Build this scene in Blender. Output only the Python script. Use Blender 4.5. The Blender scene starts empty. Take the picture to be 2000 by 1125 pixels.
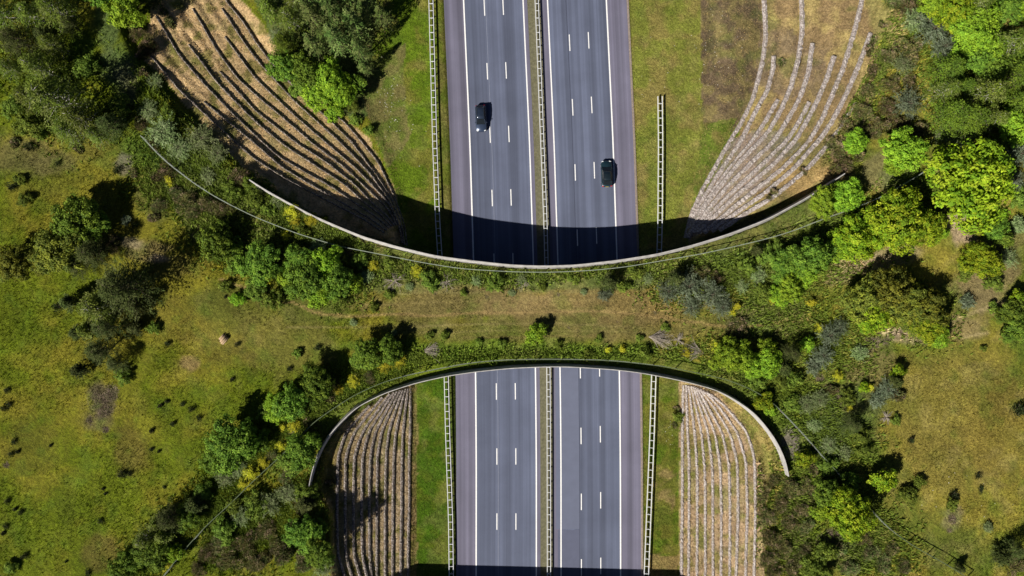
import bpy, bmesh, math, random
import numpy as np
from mathutils import Vector, Matrix
R = math.radians
random.seed(7); rng = np.random.default_rng(7)
scene = bpy.context.scene
COL = scene.collection

# ------------------------------------------------------------------ camera, sky, sun, exposure
CAM_H, TILT, FPX = 125.0, R(0.9), 2000*24/36
cam = bpy.data.cameras.new('camera'); cam.lens = 24; cam.sensor_width = 36
cam.clip_start = 1; cam.clip_end = 4000
camo = bpy.data.objects.new('camera', cam); COL.objects.link(camo)
camo.location = (0, 0, CAM_H); camo.rotation_euler = (TILT, 0, 0)
scene.camera = camo

SUN_EL, SUN_AZ = R(38.5), R(226)          # azimuth measured from +Y towards +X
w = bpy.data.worlds.new('World'); scene.world = w; w.use_nodes = True
nt = w.node_tree; nt.nodes.clear()
sky = nt.nodes.new('ShaderNodeTexSky'); sky.sky_type = 'NISHITA'; sky.sun_disc = False
sky.air_density = .25; sky.dust_density = .3; sky.ozone_density = 2.0; sky.sun_elevation = SUN_EL; sky.sun_rotation = SUN_AZ
bg = nt.nodes.new('ShaderNodeBackground'); bg.inputs['Strength'].default_value = 0.05
wo = nt.nodes.new('ShaderNodeOutputWorld')
nt.links.new(sky.outputs[0], bg.inputs[0]); nt.links.new(bg.outputs[0], wo.inputs[0])
sl = bpy.data.lights.new('sun', 'SUN'); sl.energy = 5.0; sl.angle = R(0.5); sl.color = (1.0, 0.94, 0.84)
so = bpy.data.objects.new('sun', sl); COL.objects.link(so)
sdir = Vector((math.sin(SUN_AZ)*math.cos(SUN_EL), math.cos(SUN_AZ)*math.cos(SUN_EL), math.sin(SUN_EL)))
so.rotation_euler = (-sdir).to_track_quat('-Z', 'Y').to_euler(); so.location = sdir*300
vs = scene.view_settings
vs.view_transform = 'Standard'; vs.look = 'None'; vs.gamma = 1; vs.exposure = 0.52; vs.use_curve_mapping = False
scene.cycles.max_bounces = 6; scene.cycles.diffuse_bounces = 3; scene.cycles.transparent_max_bounces = 8

# ------------------------------------------------------------------ helpers
ST, CT = math.sin(TILT), math.cos(TILT)
def U(px, py, z=0.0):
    """point at height z seen at photo position (px, py)"""
    dx, dy = (px-1000)/FPX, (562.5-py)/FPX
    yy, zz = dy*CT+ST, dy*ST-CT
    t = (CAM_H-z)/(-zz)
    return np.array([dx*t, yy*t, z])
def P(x, y, z):
    """inverse, arrays"""
    rz = z-CAM_H
    yc = y*CT+rz*ST; zc = -y*ST+rz*CT
    return 1000+x/(-zc)*FPX, 562.5-yc/(-zc)*FPX
def UL(pts, z):
    if np.isscalar(z): z = [z]*len(pts)
    return np.array([U(p[0], p[1], q) for p, q in zip(pts, z)])
def s2l(c):
    c = np.asarray(c, float)/255
    return np.where(c <= .04045, c/12.92, ((c+.055)/1.055)**2.4)
GAIN = np.array((1.20, 1.08, 1.0))
def S(r, g, b): return s2l((r, g, b))/GAIN

_lat = {}
def vnoise(x, y, seed):
    if seed not in _lat: _lat[seed] = np.random.default_rng(1000+seed).random((256, 256))
    L = _lat[seed]
    xi, yi = np.floor(x).astype(int), np.floor(y).astype(int)
    fx, fy = x-xi, y-yi
    fx = fx*fx*(3-2*fx); fy = fy*fy*(3-2*fy)
    a, b = L[xi & 255, yi & 255], L[(xi+1) & 255, yi & 255]
    c, d = L[xi & 255, (yi+1) & 255], L[(xi+1) & 255, (yi+1) & 255]
    return a*(1-fx)*(1-fy)+b*fx*(1-fy)+c*(1-fx)*fy+d*fx*fy
def fbm(x, y, scale, octv=4, seed=0):
    v = 0; amp = 1; tot = 0
    for o in range(octv):
        v = v+amp*vnoise(x*scale*2**o+17.3*o, y*scale*2**o-9.1*o, seed+o); tot += amp; amp *= .55
    return v/tot
def sstep(a, b, v): 
    t = np.clip((v-a)/(b-a), 0, 1); return t*t*(3-2*t)

def np_mesh(name, V, F, mat=None, colors=None, smooth=False, attrs=None):
    """V (n,3), F (m,k) -> mesh datablock"""
    V = np.asarray(V, np.float32); F = np.asarray(F, np.int32); k = F.shape[1]; m = len(F)
    me = bpy.data.meshes.new(name)
    me.vertices.add(len(V)); me.vertices.foreach_set('co', V.ravel())
    me.loops.add(m*k); me.loops.foreach_set('vertex_index', F.ravel())
    me.polygons.add(m)
    me.polygons.foreach_set('loop_start', np.arange(0, m*k, k, dtype=np.int32))
    me.polygons.foreach_set('loop_total', np.full(m, k, np.int32))
    me.polygons.foreach_set('use_smooth', np.full(m, smooth))
    if colors is not None:
        a = me.color_attributes.new('Col', 'FLOAT_COLOR', 'POINT')
        c = np.ones((len(V), 4), np.float32); c[:, :3] = colors
        a.data.foreach_set('color', c.ravel())
    if attrs:
        for nm, val in attrs.items():
            a = me.attributes.new(nm, 'FLOAT', 'POINT'); a.data.foreach_set('value', np.asarray(val, np.float32))
    me.update(calc_edges=True)
    if mat: me.materials.append(mat)
    return me
def link(name, me, parent=None, loc=None):
    o = bpy.data.objects.new(name, me); COL.objects.link(o)
    if parent: o.parent = parent
    if loc is not None: o.location = loc
    return o
def tag(o, label, cat, group=None):
    o['label'] = label; o['category'] = cat
    if group: o['group'] = group
    return o
def thing(name, label, cat, loc=(0, 0, 0), rz=0, group=None):
    o = bpy.data.objects.new(name, None); COL.objects.link(o)
    o.location = loc; o.rotation_euler = (0, 0, rz); o.empty_display_size = .3
    return tag(o, label, cat, group)
def kind(o, k): o['kind'] = k; return o

class MB:
    """collects simple solids into one mesh"""
    def __init__(s): s.V = []; s.F = []
    def add(s, V, F):
        n = len(s.V); s.V += [tuple(v) for v in V]; s.F += [tuple(i+n for i in f) for f in F]; return s
    def box(s, c, d, rz=0, taper=1.0):
        x, y, z = [q/2 for q in d]; V = []
        for k, t in ((-1, 1), (1, taper)):
            for a, b in ((-1, -1), (1, -1), (1, 1), (-1, 1)):
                X, Y = a*x*t, b*y*t
                V.append((c[0]+X*math.cos(rz)-Y*math.sin(rz), c[1]+X*math.sin(rz)+Y*math.cos(rz), c[2]+k*z))
        return s.add(V, [(3, 2, 1, 0), (4, 5, 6, 7), (0, 1, 5, 4), (1, 2, 6, 5), (2, 3, 7, 6), (3, 0, 4, 7)])
    def tube(s, pts, rad, n=6, cap=True):
        pts = [Vector(p) for p in pts]
        if np.isscalar(rad): rad = [rad]*len(pts)
        V = []; F = []
        up = Vector((0, 0, 1)) if abs((pts[-1]-pts[0]).normalized().z) < .9 else Vector((1, 0, 0))
        for i, p in enumerate(pts):
            d = (pts[min(i+1, len(pts)-1)]-pts[max(i-1, 0)]).normalized()
            a = d.cross(up).normalized(); b = a.cross(d)
            for k in range(n):
                t = 2*math.pi*k/n; V.append(p+rad[i]*(math.cos(t)*a+math.sin(t)*b))
        for i in range(len(pts)-1):
            for k in range(n): F.append((i*n+k, i*n+(k+1) % n, (i+1)*n+(k+1) % n, (i+1)*n+k))
        if cap: F += [tuple(range(n))[::-1], tuple(range((len(pts)-1)*n, len(pts)*n))]
        return s.add(V, F)
    def sweep(s, pts, prof, closed=True):
        """profile [(lateral, z)] swept along a 3-D polyline; lateral to the left of travel"""
        V = []; F = []; n = len(prof); P3 = np.asarray(pts, float)
        T = np.gradient(P3[:, :2], axis=0); T /= np.linalg.norm(T, axis=1)[:, None]+1e-9
        for p, t in zip(P3, T):
            for a, z in prof: V.append((p[0]-t[1]*a, p[1]+t[0]*a, p[2]+z))
        m = n if closed else n-1
        for i in range(len(P3)-1):
            for k in range(m): F.append((i*n+k, i*n+(k+1) % n, (i+1)*n+(k+1) % n, (i+1)*n+k))
        if closed: F += [tuple(range(n))[::-1], tuple(range((len(P3)-1)*n, len(P3)*n))]
        return s.add(V, F)
    def mesh(s, name, mat, smooth=False):
        me = bpy.data.meshes.new(name); me.from_pydata(s.V, [], s.F); me.update()
        if smooth: me.polygons.foreach_set('use_smooth', np.full(len(me.polygons), True))
        bm = bmesh.new(); bm.from_mesh(me); bmesh.ops.recalc_face_normals(bm, faces=bm.faces); bm.to_mesh(me); bm.free()
        me.materials.append(mat); return me
    def build(s, name, mat, parent=None, smooth=False, bevel=0):
        o = link(name, s.mesh(name, mat, smooth), parent)
        if bevel:
            b = o.modifiers.new('bevel', 'BEVEL'); b.width = bevel; b.segments = 2; b.limit_method = 'ANGLE'
        return o
def resample(pts, step):
    pts = np.asarray(pts, float); d = np.r_[0, np.cumsum(np.linalg.norm(np.diff(pts[:, :2], axis=0), axis=1))]
    n = max(2, int(d[-1]/step)+1); t = np.linspace(0, d[-1], n)
    return np.stack([np.interp(t, d, pts[:, k]) for k in range(pts.shape[1])], 1)
def smooth_line(pts, step, it=3):
    """Catmull-like: resample then relax, keeping the ends"""
    q = resample(pts, step)
    for _ in range(it*3):
        q[1:-1] = .25*q[:-2]+.5*q[1:-1]+.25*q[2:]
    return q

# ------------------------------------------------------------------ materials
def newmat(name):
    m = bpy.data.materials.new(name); m.use_nodes = True
    return m, m.node_tree.nodes, m.node_tree.links, m.node_tree.nodes['Principled BSDF']
def node(N, t, **kw):
    n = N.new(t)
    for k, v in kw.items(): setattr(n, k, v)
    return n
def noise(N, L, scale, detail=4, rough=.6, vec=None):
    n = node(N, 'ShaderNodeTexNoise'); n.inputs['Scale'].default_value = scale
    n.inputs['Detail'].default_value = detail; n.inputs['Roughness'].default_value = rough
    if vec is not None: L.new(vec, n.inputs['Vector'])
    return n.outputs['Fac']
def mrange(N, L, v, a, b, c, d):
    n = node(N, 'ShaderNodeMapRange'); L.new(v, n.inputs[0])
    for i, x in enumerate((a, b, c, d)): n.inputs[i+1].default_value = x
    return n.outputs[0]
def math_(N, L, op, a, b):
    n = node(N, 'ShaderNodeMath', operation=op)
    for i, x in enumerate((a, b)):
        if isinstance(x, (int, float)): n.inputs[i].default_value = x
        else: L.new(x, n.inputs[i])
    return n.outputs[0]
def vscale(N, L, col, fac):
    n = node(N, 'ShaderNodeVectorMath', operation='SCALE')
    if isinstance(col, tuple): n.inputs[0].default_value = col
    else: L.new(col, n.inputs[0])
    if isinstance(fac, (int, float)): n.inputs['Scale'].default_value = fac
    else: L.new(fac, n.inputs['Scale'])
    return n.outputs[0]
def mixc(N, L, fac, a, b):
    n = node(N, 'ShaderNodeMix', data_type='RGBA')
    for i, x in ((0, fac), (6, a), (7, b)):
        if isinstance(x, (int, float)): n.inputs[i].default_value = x
        elif isinstance(x, (tuple, list, np.ndarray)): n.inputs[i].default_value = (*x, 1)
        else: L.new(x, n.inputs[i])
    return n.outputs[2]
def bump(N, L, bs, h, strength, dist):
    b = node(N, 'ShaderNodeBump'); b.inputs['Strength'].default_value = strength; b.inputs['Distance'].default_value = dist
    L.new(h, b.inputs['Height']); L.new(b.outputs[0], bs.inputs['Normal'])
def geo_pos(N): return node(N, 'ShaderNodeNewGeometry').outputs['Position']

def ground_mat():
    m, N, L, bs = newmat('turf_and_soil')
    at = node(N, 'ShaderNodeAttribute', attribute_name='Col'); pos = geo_pos(N)
    a = mrange(N, L, noise(N, L, .35, 5, .65, pos), .3, .7, .78, 1.22)
    b = mrange(N, L, noise(N, L, 1.6, 5, .7, pos), .3, .7, .68, 1.32)
    c = mrange(N, L, noise(N, L, 3.4, 4, .75, pos), .3, .7, .5, 1.5)
    col = vscale(N, L, at.outputs['Color'], math_(N, L, 'MULTIPLY', math_(N, L, 'MULTIPLY', a, b), c))
    # straw flecks
    fl = mrange(N, L, noise(N, L, 3.1, 4, .75, pos), .56, .72, 0, .32)
    col = mixc(N, L, fl, col, vscale(N, L, mixc(N, L, .5, at.outputs['Color'], S(170, 140, 85)), 1.1))
    L.new(col, bs.inputs['Base Color']); bs.inputs['Roughness'].default_value = .95
    bs.inputs['Specular IOR Level'].default_value = .1
    h = math_(N, L, 'ADD', noise(N, L, 1.4, 6, .75, pos), math_(N, L, 'MULTIPLY', noise(N, L, 7, 3, .7, pos), .5))
    bump(N, L, bs, h, .9, .35)
    return m
def leaf_mat(name, transl=.25, rough=.6, var=.25):
    m, N, L, bs = newmat(name)
    at = node(N, 'ShaderNodeAttribute', attribute_name='Col'); oi = node(N, 'ShaderNodeObjectInfo')
    v = mrange(N, L, oi.outputs['Random'], 0, 1, 1-var, 1+var)
    col = vscale(N, L, at.outputs['Color'], v)
    hs = node(N, 'ShaderNodeHueSaturation'); L.new(col, hs.inputs['Color'])
    L.new(mrange(N, L, oi.outputs['Random'], 0, 1, .485, .515), hs.inputs['Hue'])
    col = hs.outputs[0]
    L.new(col, bs.inputs['Base Color']); bs.inputs['Roughness'].default_value = rough
    bs.inputs['Specular IOR Level'].default_value = .08
    tr = node(N, 'ShaderNodeBsdfTranslucent'); L.new(vscale(N, L, col, 1.1), tr.inputs['Color'])
    mx = node(N, 'ShaderNodeMixShader'); mx.inputs[0].default_value = transl
    L.new(bs.outputs[0], mx.inputs[1]); L.new(tr.outputs[0], mx.inputs[2])
    L.new(mx.outputs[0], N['Material Output'].inputs[0])
    return m
def plain(name, col, rough=.7, metal=0, nscale=3, namp=.15, bmp=0):
    m, N, L, bs = newmat(name); pos = geo_pos(N)
    v = mrange(N, L, noise(N, L, nscale, 5, .65, pos), .3, .7, 1-namp, 1+namp)
    L.new(vscale(N, L, tuple(float(c) for c in col), v), bs.inputs['Base Color'])
    bs.inputs['Roughness'].default_value = rough; bs.inputs['Metallic'].default_value = metal
    if bmp: bump(N, L, bs, noise(N, L, nscale*4, 4, .6, pos), bmp, .05)
    return m
def stone_mat(name, c1, c2, cd):
    m, N, L, bs = newmat(name); pos = geo_pos(N)
    v = node(N, 'ShaderNodeTexVoronoi'); v.inputs['Scale'].default_value = 3.2; L.new(pos, v.inputs['Vector'])
    cr = node(N, 'ShaderNodeSeparateColor'); L.new(v.outputs['Color'], cr.inputs[0])
    col = mixc(N, L, cr.outputs[0], c1, c2)
    gap = mrange(N, L, v.outputs['Distance'], .32, .62, 0, .85)
    col = mixc(N, L, gap, col, cd)
    moss = mrange(N, L, noise(N, L, .9, 5, .7, pos), .55, .72, 0, .6)
    col = mixc(N, L, moss, col, S(105, 100, 55))
    L.new(col, bs.inputs['Base Color']); bs.inputs['Roughness'].default_value = .9
    bump(N, L, bs, math_(N, L, 'SUBTRACT', 1.0, v.outputs['Distance']), .8, .12)
    return m
def asphalt_mat():
    m, N, L, bs = newmat('asphalt')
    u = node(N, 'ShaderNodeAttribute', attribute_name='lat').outputs['Fac']
    vv = node(N, 'ShaderNodeAttribute', attribute_name='along').outputs['Fac']
    lane = node(N, 'ShaderNodeAttribute', attribute_name='lane').outputs['Fac']
    pos = geo_pos(N)
    def streak(su, sv, off):
        c = node(N, 'ShaderNodeCombineXYZ'); L.new(math_(N, L, 'MULTIPLY', u, su), c.inputs[0])
        L.new(math_(N, L, 'MULTIPLY', vv, sv), c.inputs[1]); c.inputs[2].default_value = off
        return noise(N, L, 1, 3, .55, c.outputs[0])
    s1 = mrange(N, L, streak(.75, .006, 3.3), .35, .65, .74, 1.22)
    s2 = mrange(N, L, streak(2.6, .012, 9.1), .3, .7, .90, 1.10)
    f = mrange(N, L, noise(N, L, 9, 3, .7, pos), .3, .7, .92, 1.08)
    p = mrange(N, L, noise(N, L, .12, 4, .6, pos),   .3, .7, .88, 1.10)
    col = mixc(N, L, lane, S(111, 104, 118), S(97, 99, 116))
    k = math_(N, L, 'MULTIPLY', math_(N, L, 'MULTIPLY', s1, s2), math_(N, L, 'MULTIPLY', f, p))
    L.new(vscale(N, L, col, k), bs.inputs['Base Color']); bs.inputs['Roughness'].default_value = .85
    bs.inputs['Specular IOR Level'].default_value = .25
    return m
M = dict(
    ground=ground_mat(), asphalt=asphalt_mat(),
    paint=plain('road_paint', (.82, .82, .82), .6, 0, 4, .12),
    concrete=plain('pale_concrete', S(182, 171, 163), .85, 0, 1.1, .3, .3),
    concrete_dark=plain('weathered_concrete', S(150, 148, 145), .85, 0, .8, .2, .2),
    steel=plain('galvanised_steel', (.72, .74, .76), .45, 0.0, 3, .1),
    steel_dull=plain('dull_steel', (.45, .47, .49), .5, 0, 3, .15),
    fence=plain('weathered_rail', S(138, 142, 122), .75, 0, 2, .2),
    mossy=plain('mossy_rail', S(82, 92, 60), .85, 0, 2, .25),
    wood=plain('fence_post', S(120, 105, 90), .85, 0, 3, .2),
    bark=plain('bark', (.10, .075, .05), .95, 0, 4, .3, .4),
    birchbark=plain('pale_bark', (.42, .40, .36), .9, 0, 4, .3, .3),
    deadwood=plain('dead_wood', (.30, .26, .215), .9, 0, 4, .25),
    logs=plain('cut_log', (.38, .27, .16), .9, 0, 5, .25),
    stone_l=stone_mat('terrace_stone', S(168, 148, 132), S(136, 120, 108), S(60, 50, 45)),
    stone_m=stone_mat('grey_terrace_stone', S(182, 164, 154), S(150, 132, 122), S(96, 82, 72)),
    stone_r=stone_mat('pale_terrace_stone', S(200, 184, 174), S(180, 162, 153), S(136, 118, 108)),
    joint_pale=plain('pale_joint', S(128, 128, 142), .8, 0, 2, .15), joint_dark=plain('dark_joint', S(62, 64, 80), .8, 0, 2, .15),
    patch_light=plain('pale_asphalt', S(103, 104, 121), .88, 0, .5, .06),
    patch=plain('old_asphalt', S(92, 92, 110), .88, 0, .5, .08),
    gravel=plain('edge_gravel', S(150, 130, 118), .95, 0, 3, .3, .4),
    median=plain('median_gravel', S(108, 100, 76), .95, 0, 2, .35, .5),
    leaf=leaf_mat('leaf'), needle=leaf_mat('needle', .12, .7), twig=leaf_mat('twig_and_leaf', .1, .8),
    grass=leaf_mat('grass_blade', .3, .7, .05),
    pebble=plain('pebble', (.62, .58, .52), .85, 0, 3, .2),
)

# ------------------------------------------------------------------ plan of the place (photo points, read off at their own heights)
LAND, TOP = 7.0, 8.5
NPAR = [(487,350),(511,366),(550,388),(610,420),(640,433),(707,461),(775,481),(850,499),(925,509),(1000,517),(1060,519),(1125,517),
        (1205,508),(1282,496),(1350,479),(1425,456),(1500,427),(1575,386),(1620,358),(1650,338)]
SPAR = [(604,951),(608,926),(618,896),(630,870),(650,842),(695,797),(750,769),(812,749),(875,735),(930,727),(1000,720),(1075,717),(1125,718),
        (1200,723),(1250,729),(1300,738),(1350,749),(1400,763),(1437,782),(1475,809),(1507,848),(1522,873),(1535,903),(1540,931)]
NPAR_W = smooth_line(UL(NPAR, TOP), .7, 2); SPAR_W = smooth_line(UL(SPAR, TOP), .7, 2)
# slope feet (z=0), north to south
BASE_L = UL([(785,-900),(770,0),(745,200),(775,330),(797,430),(799,500),(799,700),(808,757),(812,900),(812,1140),(812,2000)], 0)
BASE_R = UL([(1330,-900),(1368,0),(1372,240),(1338,430),(1338,500),(1334,740),(1328,850),(1327,1140),(1327,2000)], 0)
def edge(pts_zs):
    a = np.array([U(p[0], p[1], p[2]) for p in pts_zs]); return a
IN = .45
EDGE_L = edge([(330,-900,7),(215,-60,7),(225,40,7),(240,115,7),(300,195,7),(362,252,7),(440,322,7)]
              + [(x-2, y+5, TOP) for x, y in NPAR[:7]] + [(800,492,TOP),(801,747,TOP)]
              + [(x-4, y-3, TOP) for x, y in SPAR[:7]][::-1] + [(622,985,7),(643,1010,7),(648,1140,7),(648,2000,7)])
EDGE_R = edge([(1780,-900,7),(1735,0,7),(1715,120,7),(1690,220,7),(1665,300,7)]
              + [(x+2, y+5, TOP) for x, y in NPAR[14:]][::-1] + [(1335,488,TOP),(1336,738,TOP)]
              + [(x+4, y-3, TOP) for x, y in SPAR[16:]] + [(1505,960,7),(1492,1010,7),(1490,1140,7),(1490,2000,7)])
for E in (BASE_L, BASE_R, EDGE_L, EDGE_R):
    assert True
def at_y(line, y):
    o = np.argsort(line[:, 1], kind='stable'); return np.interp(y, line[o, 1], line[o, 0])

TL = [  # low to high
 [(639,210),(675,240),(710,281),(740,318),(772,388),(790,440),(795,480)],
 [(425,-40),(440,0),(475,42),(500,82),(532,125),(565,160),(617,210),(650,240),(690,281),(740,348),(765,388),(785,440),(790,478)],
 [(434,17),(470,72),(500,115),(575,197),(625,242),(668,281),(725,341),(760,391),(780,440),(785,474)],
 [(440,72),(500,154),(575,225),(640,281),(695,328),(738,373),(765,405),(778,440)],
 [(377,17),(425,100),(462,150),(500,186),(550,227),(612,281),(675,328),(725,376),(760,410),(774,440)],
 [(430,140),(500,217),(582,281),(640,318),(700,366),(728,398),(755,420),(770,440)],
 [(369,87),(425,162),(462,200),(500,238),(552,281),(605,316),(675,361),(712,396),(745,420),(765,442)],
 [(306,32),(350,107),(400,165),(450,217),(500,265),(545,306),(600,338),(650,366),(690,394),(730,420),(760,445)],
 [(399,199),(450,241),(500,281),(550,326),(620,368),(670,397),(720,425),(755,450)],
 [(296,110),(350,175),(400,222),(462,280),(500,312),(560,350),(640,392),(710,428),(750,454)]]
TR = [
 [(1490,-60),(1492,0),(1496,62),(1491,115),(1472,190),(1450,237),(1425,277),(1395,330),(1370,375),(1350,420),(1340,465)],
 [(1511,110),(1510,135),(1500,175),(1480,210),(1445,280),(1410,330),(1378,380),(1356,420),(1345,465)],
 [(1519,195),(1490,245),(1465,281),(1420,335),(1385,385),(1362,422),(1347,460)],
 [(1564,-60),(1566,0),(1567,62),(1560,112),(1547,165),(1527,212),(1500,260),(1450,310),(1405,365),(1372,408),(1350,455)],
 [(1586,85),(1580,140),(1560,197),(1532,245),(1510,277),(1470,315),(1420,365),(1380,413),(1355,455)],
 [(1580,200),(1562,237),(1535,277),(1490,320),(1430,375),(1390,415),(1360,455)],
 [(1629,110),(1617,150),(1592,207),(1557,270),(1510,322),(1450,372),(1400,417),(1365,455)],
 [(1694,-40),(1684,0),(1672,50),(1650,125),(1625,187),(1607,230),(1580,277),(1530,328),(1470,375),(1415,420),(1375,455)],
 [(1700,65),(1680,122),(1650,190),(1620,247),(1597,277),(1550,330),(1490,380),(1430,421),(1390,452)],
 [(1672,202),(1647,242),(1620,280),(1575,332),(1515,382),(1450,421),(1405,450)]]
BL = [
 [(801,757),(801,843),(799,890),(799,993),(797,1060),(797,1160)],
 [(796,758),(787,843),(785,890),(784,993),(783,1060),(782,1160)],
 [(791,759),(773,843),(769,890),(767,993),(767,1060),(766,1160)],
 [(786,761),(759,843),(754,890),(752,993),(752,1160)],
 [(781,762),(745,843),(737,890),(736,993),(736,1160)],
 [(775,764),(733,843),(723,890),(721,993),(722,1095),(730,1160)],
 [(769,766),(720,843),(708,890),(706,993),(708,1088),(724,1160)],
 [(761,769),(708,843),(692,890),(690,993),(691,1085),(713,1160)],
 [(747,776),(692,843),(675,890),(674,993),(675,1085),(697,1160)],
 [(722,792),(676,843),(660,890),(658,993),(659,1080),(683,1160)]]
BR = [
 [(1335,752),(1333,843),(1333,993),(1331,1160)],
 [(1340,752),(1343,843),(1346,900),(1346,993),(1345,1160)],
 [(1345,753),(1357,843),(1362,920),(1362,993),(1361,1160)],
 [(1350,754),(1370,843),(1377,920),(1378,1160)],
 [(1354,755),(1383,843),(1392,920),(1393,1160)],
 [(1358,757),(1396,843),(1407,910),(1409,993),(1408,1160)],
 [(1362,758),(1410,843),(1424,905),(1426,993),(1425,1160)],
 [(1367,760),(1390,788),(1425,843),(1440,900),(1442,993),(1437,1160)],
 [(1373,763),(1400,788),(1440,843),(1457,900),(1460,993),(1455,1160)],
 [(1380,766),(1412,788),(1459,843),(1474,895),(1476,993),(1472,1160)]]
STEP = dict(tl=.45, bl=.45, tr=.5, br=.46)
def row_world(rows, fan_end, zmax, squeeze):
    out = []
    for i, r in enumerate(rows):
        z0 = .45+(zmax-.45)*i/(len(rows)-1)
        pts = []
        for p in r:
            d = math.hypot(p[0]-fan_end[0], p[1]-fan_end[1])/10.7
            k = squeeze+(1-squeeze)*float(sstep(0, 22, d))
            pts.append(U(p[0], p[1], z0*k))
        out.append(smooth_line(np.array(pts), .45, 2))
    return out
ROWS = dict(tl=row_world(TL, (785,470), 5.6, .6), tr=row_world(TR, (1345,465), 6.2, .5),
            bl=row_world(BL, (800,755), 5.2, .6), br=row_world(BR, (1338,750), 6.0, .5))

def line_dist(Q, line):
    """distance from points Q (n,2) to a 3-D polyline, and the line's z there"""
    best = np.full(len(Q), 1e18); zb = np.zeros(len(Q))
    for a, b in zip(line[:-1], line[1:]):
        ab = b[:2]-a[:2]; t = np.clip(((Q-a[:2])@ab)/(ab@ab+1e-12), 0, 1)
        d = ((Q-a[:2]-t[:, None]*ab)**2).sum(1); m = d < best
        best[m] = d[m]; zb[m] = (a[2]+t*(b[2]-a[2]))[m]
    return best, zb
def offset(line, d, side):
    """side -1: towards -x, +1: towards +x"""
    T = np.gradient(line[:, :2], axis=0); T /= np.linalg.norm(T, axis=1)[:, None]+1e-9
    Nn = np.stack([-T[:, 1], T[:, 0]], 1)
    s = np.sign(Nn[:, 0]*side); s[s == 0] = 1
    o = line.copy(); o[:, :2] += Nn*s[:, None]*d; return o
def coarse(l, n=4): 
    return np.vstack([l[::n], l[-1:]]) if len(l) > n+1 else l
CTRL = {}
for sd, keys, base, edg, toes in (
        (-1, ('tl', 'bl'), BASE_L, EDGE_L, [[(487,345,6.4),(550,383,5.8),(610,415,5),(707,456,3.2),(775,476,1.2),(796,486,.2)],
                                           [(602,951,6.8),(618,900,6.2),(652,846,5.5),(697,801,4),(752,773,2),(800,755,.3)]]),
        (1, ('tr', 'br'), BASE_R, EDGE_R, [[(1645,335,6.6),(1575,381,4.9),(1500,422,4),(1425,451,2.2),(1350,474,.4)],
                                          [(1342,753,.3),(1402,767,2.5),(1437,786,4),(1475,813,5),(1507,852,6),(1540,931,6.7)]])):
    c = [base]
    land = edg.copy(); land[:, 2] = LAND
    pn, ps = land[land[:, 1] > 22], land[land[:, 1] < -34]
    c += [pn, ps]
    for t in toes: c.append(np.array([np.r_[U(x, y, TOP)[:2], z] for x, y, z in t]))
    for k in keys:
        for r in ROWS[k]:
            cr = coarse(r)
            if k in ('tl', 'tr') and cr[0, 1] > 48:
                d_ = cr[0]-cr[1]; d_[2] = 0; d_ /= np.linalg.norm(d_)
                c.append(np.array([cr[0]+d_*1.0, cr[0]+d_*26]))
            elif k in ('tl', 'tr'):
                d_ = cr[0]-cr[2]; d_[2] = 0; d_ /= np.linalg.norm(d_); c.append(np.array([cr[0]+d_*.8, cr[0]+d_*9]))
            up = offset(cr, .42, sd); dn = offset(cr, .42, -sd)
            e = np.minimum(np.arange(len(cr)), np.arange(len(cr))[::-1])*.45*4
            k_ = np.clip(e/3.0, .05, 1)*STEP[k]*.42
            up[:, 2] += k_; dn[:, 2] -= k_
            c += [up, dn]
    CTRL[sd] = c
def land_z(x, y):
    far = sstep(30, 120, np.hypot(x-5, y))
    return LAND+far*(fbm(x, y, .035, 3, 40)-.5)*1.6
def ground_z(x, y):
    x, y = np.asarray(x, float), np.asarray(y, float)
    z = land_z(x, y)
    bl, br, el, er = (at_y(l, y) for l in (BASE_L, BASE_R, EDGE_L, EDGE_R))
    road = (x >= bl) & (x <= br); z = np.where(road, -.06, z)
    for sd, m in ((-1, (x < bl) & (x > el)), (1, (x > br) & (x < er))):
        if not m.any(): continue
        Q = np.stack([x[m], y[m]], 1); num = 0; den = 0
        for ln in CTRL[sd]:
            d2, zz = line_dist(Q, ln); wgt = 1/(d2+.02)**1.6
            num = num+wgt*zz; den = den+wgt
        zz = z.copy(); zz[m] = num/den; z = zz
    return z
def gz(x, y):
    """ground or bridge deck at one point"""
    z = float(ground_z(np.array([x]), np.array([y]))[0])
    if -26 < x < 38:
        yn = np.interp(x, NPAR_W[:, 0], NPAR_W[:, 1]); ys = np.interp(x, SPAR_W[:, 0], SPAR_W[:, 1])
        if ys < y < yn: z = LAND
    return z

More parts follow.
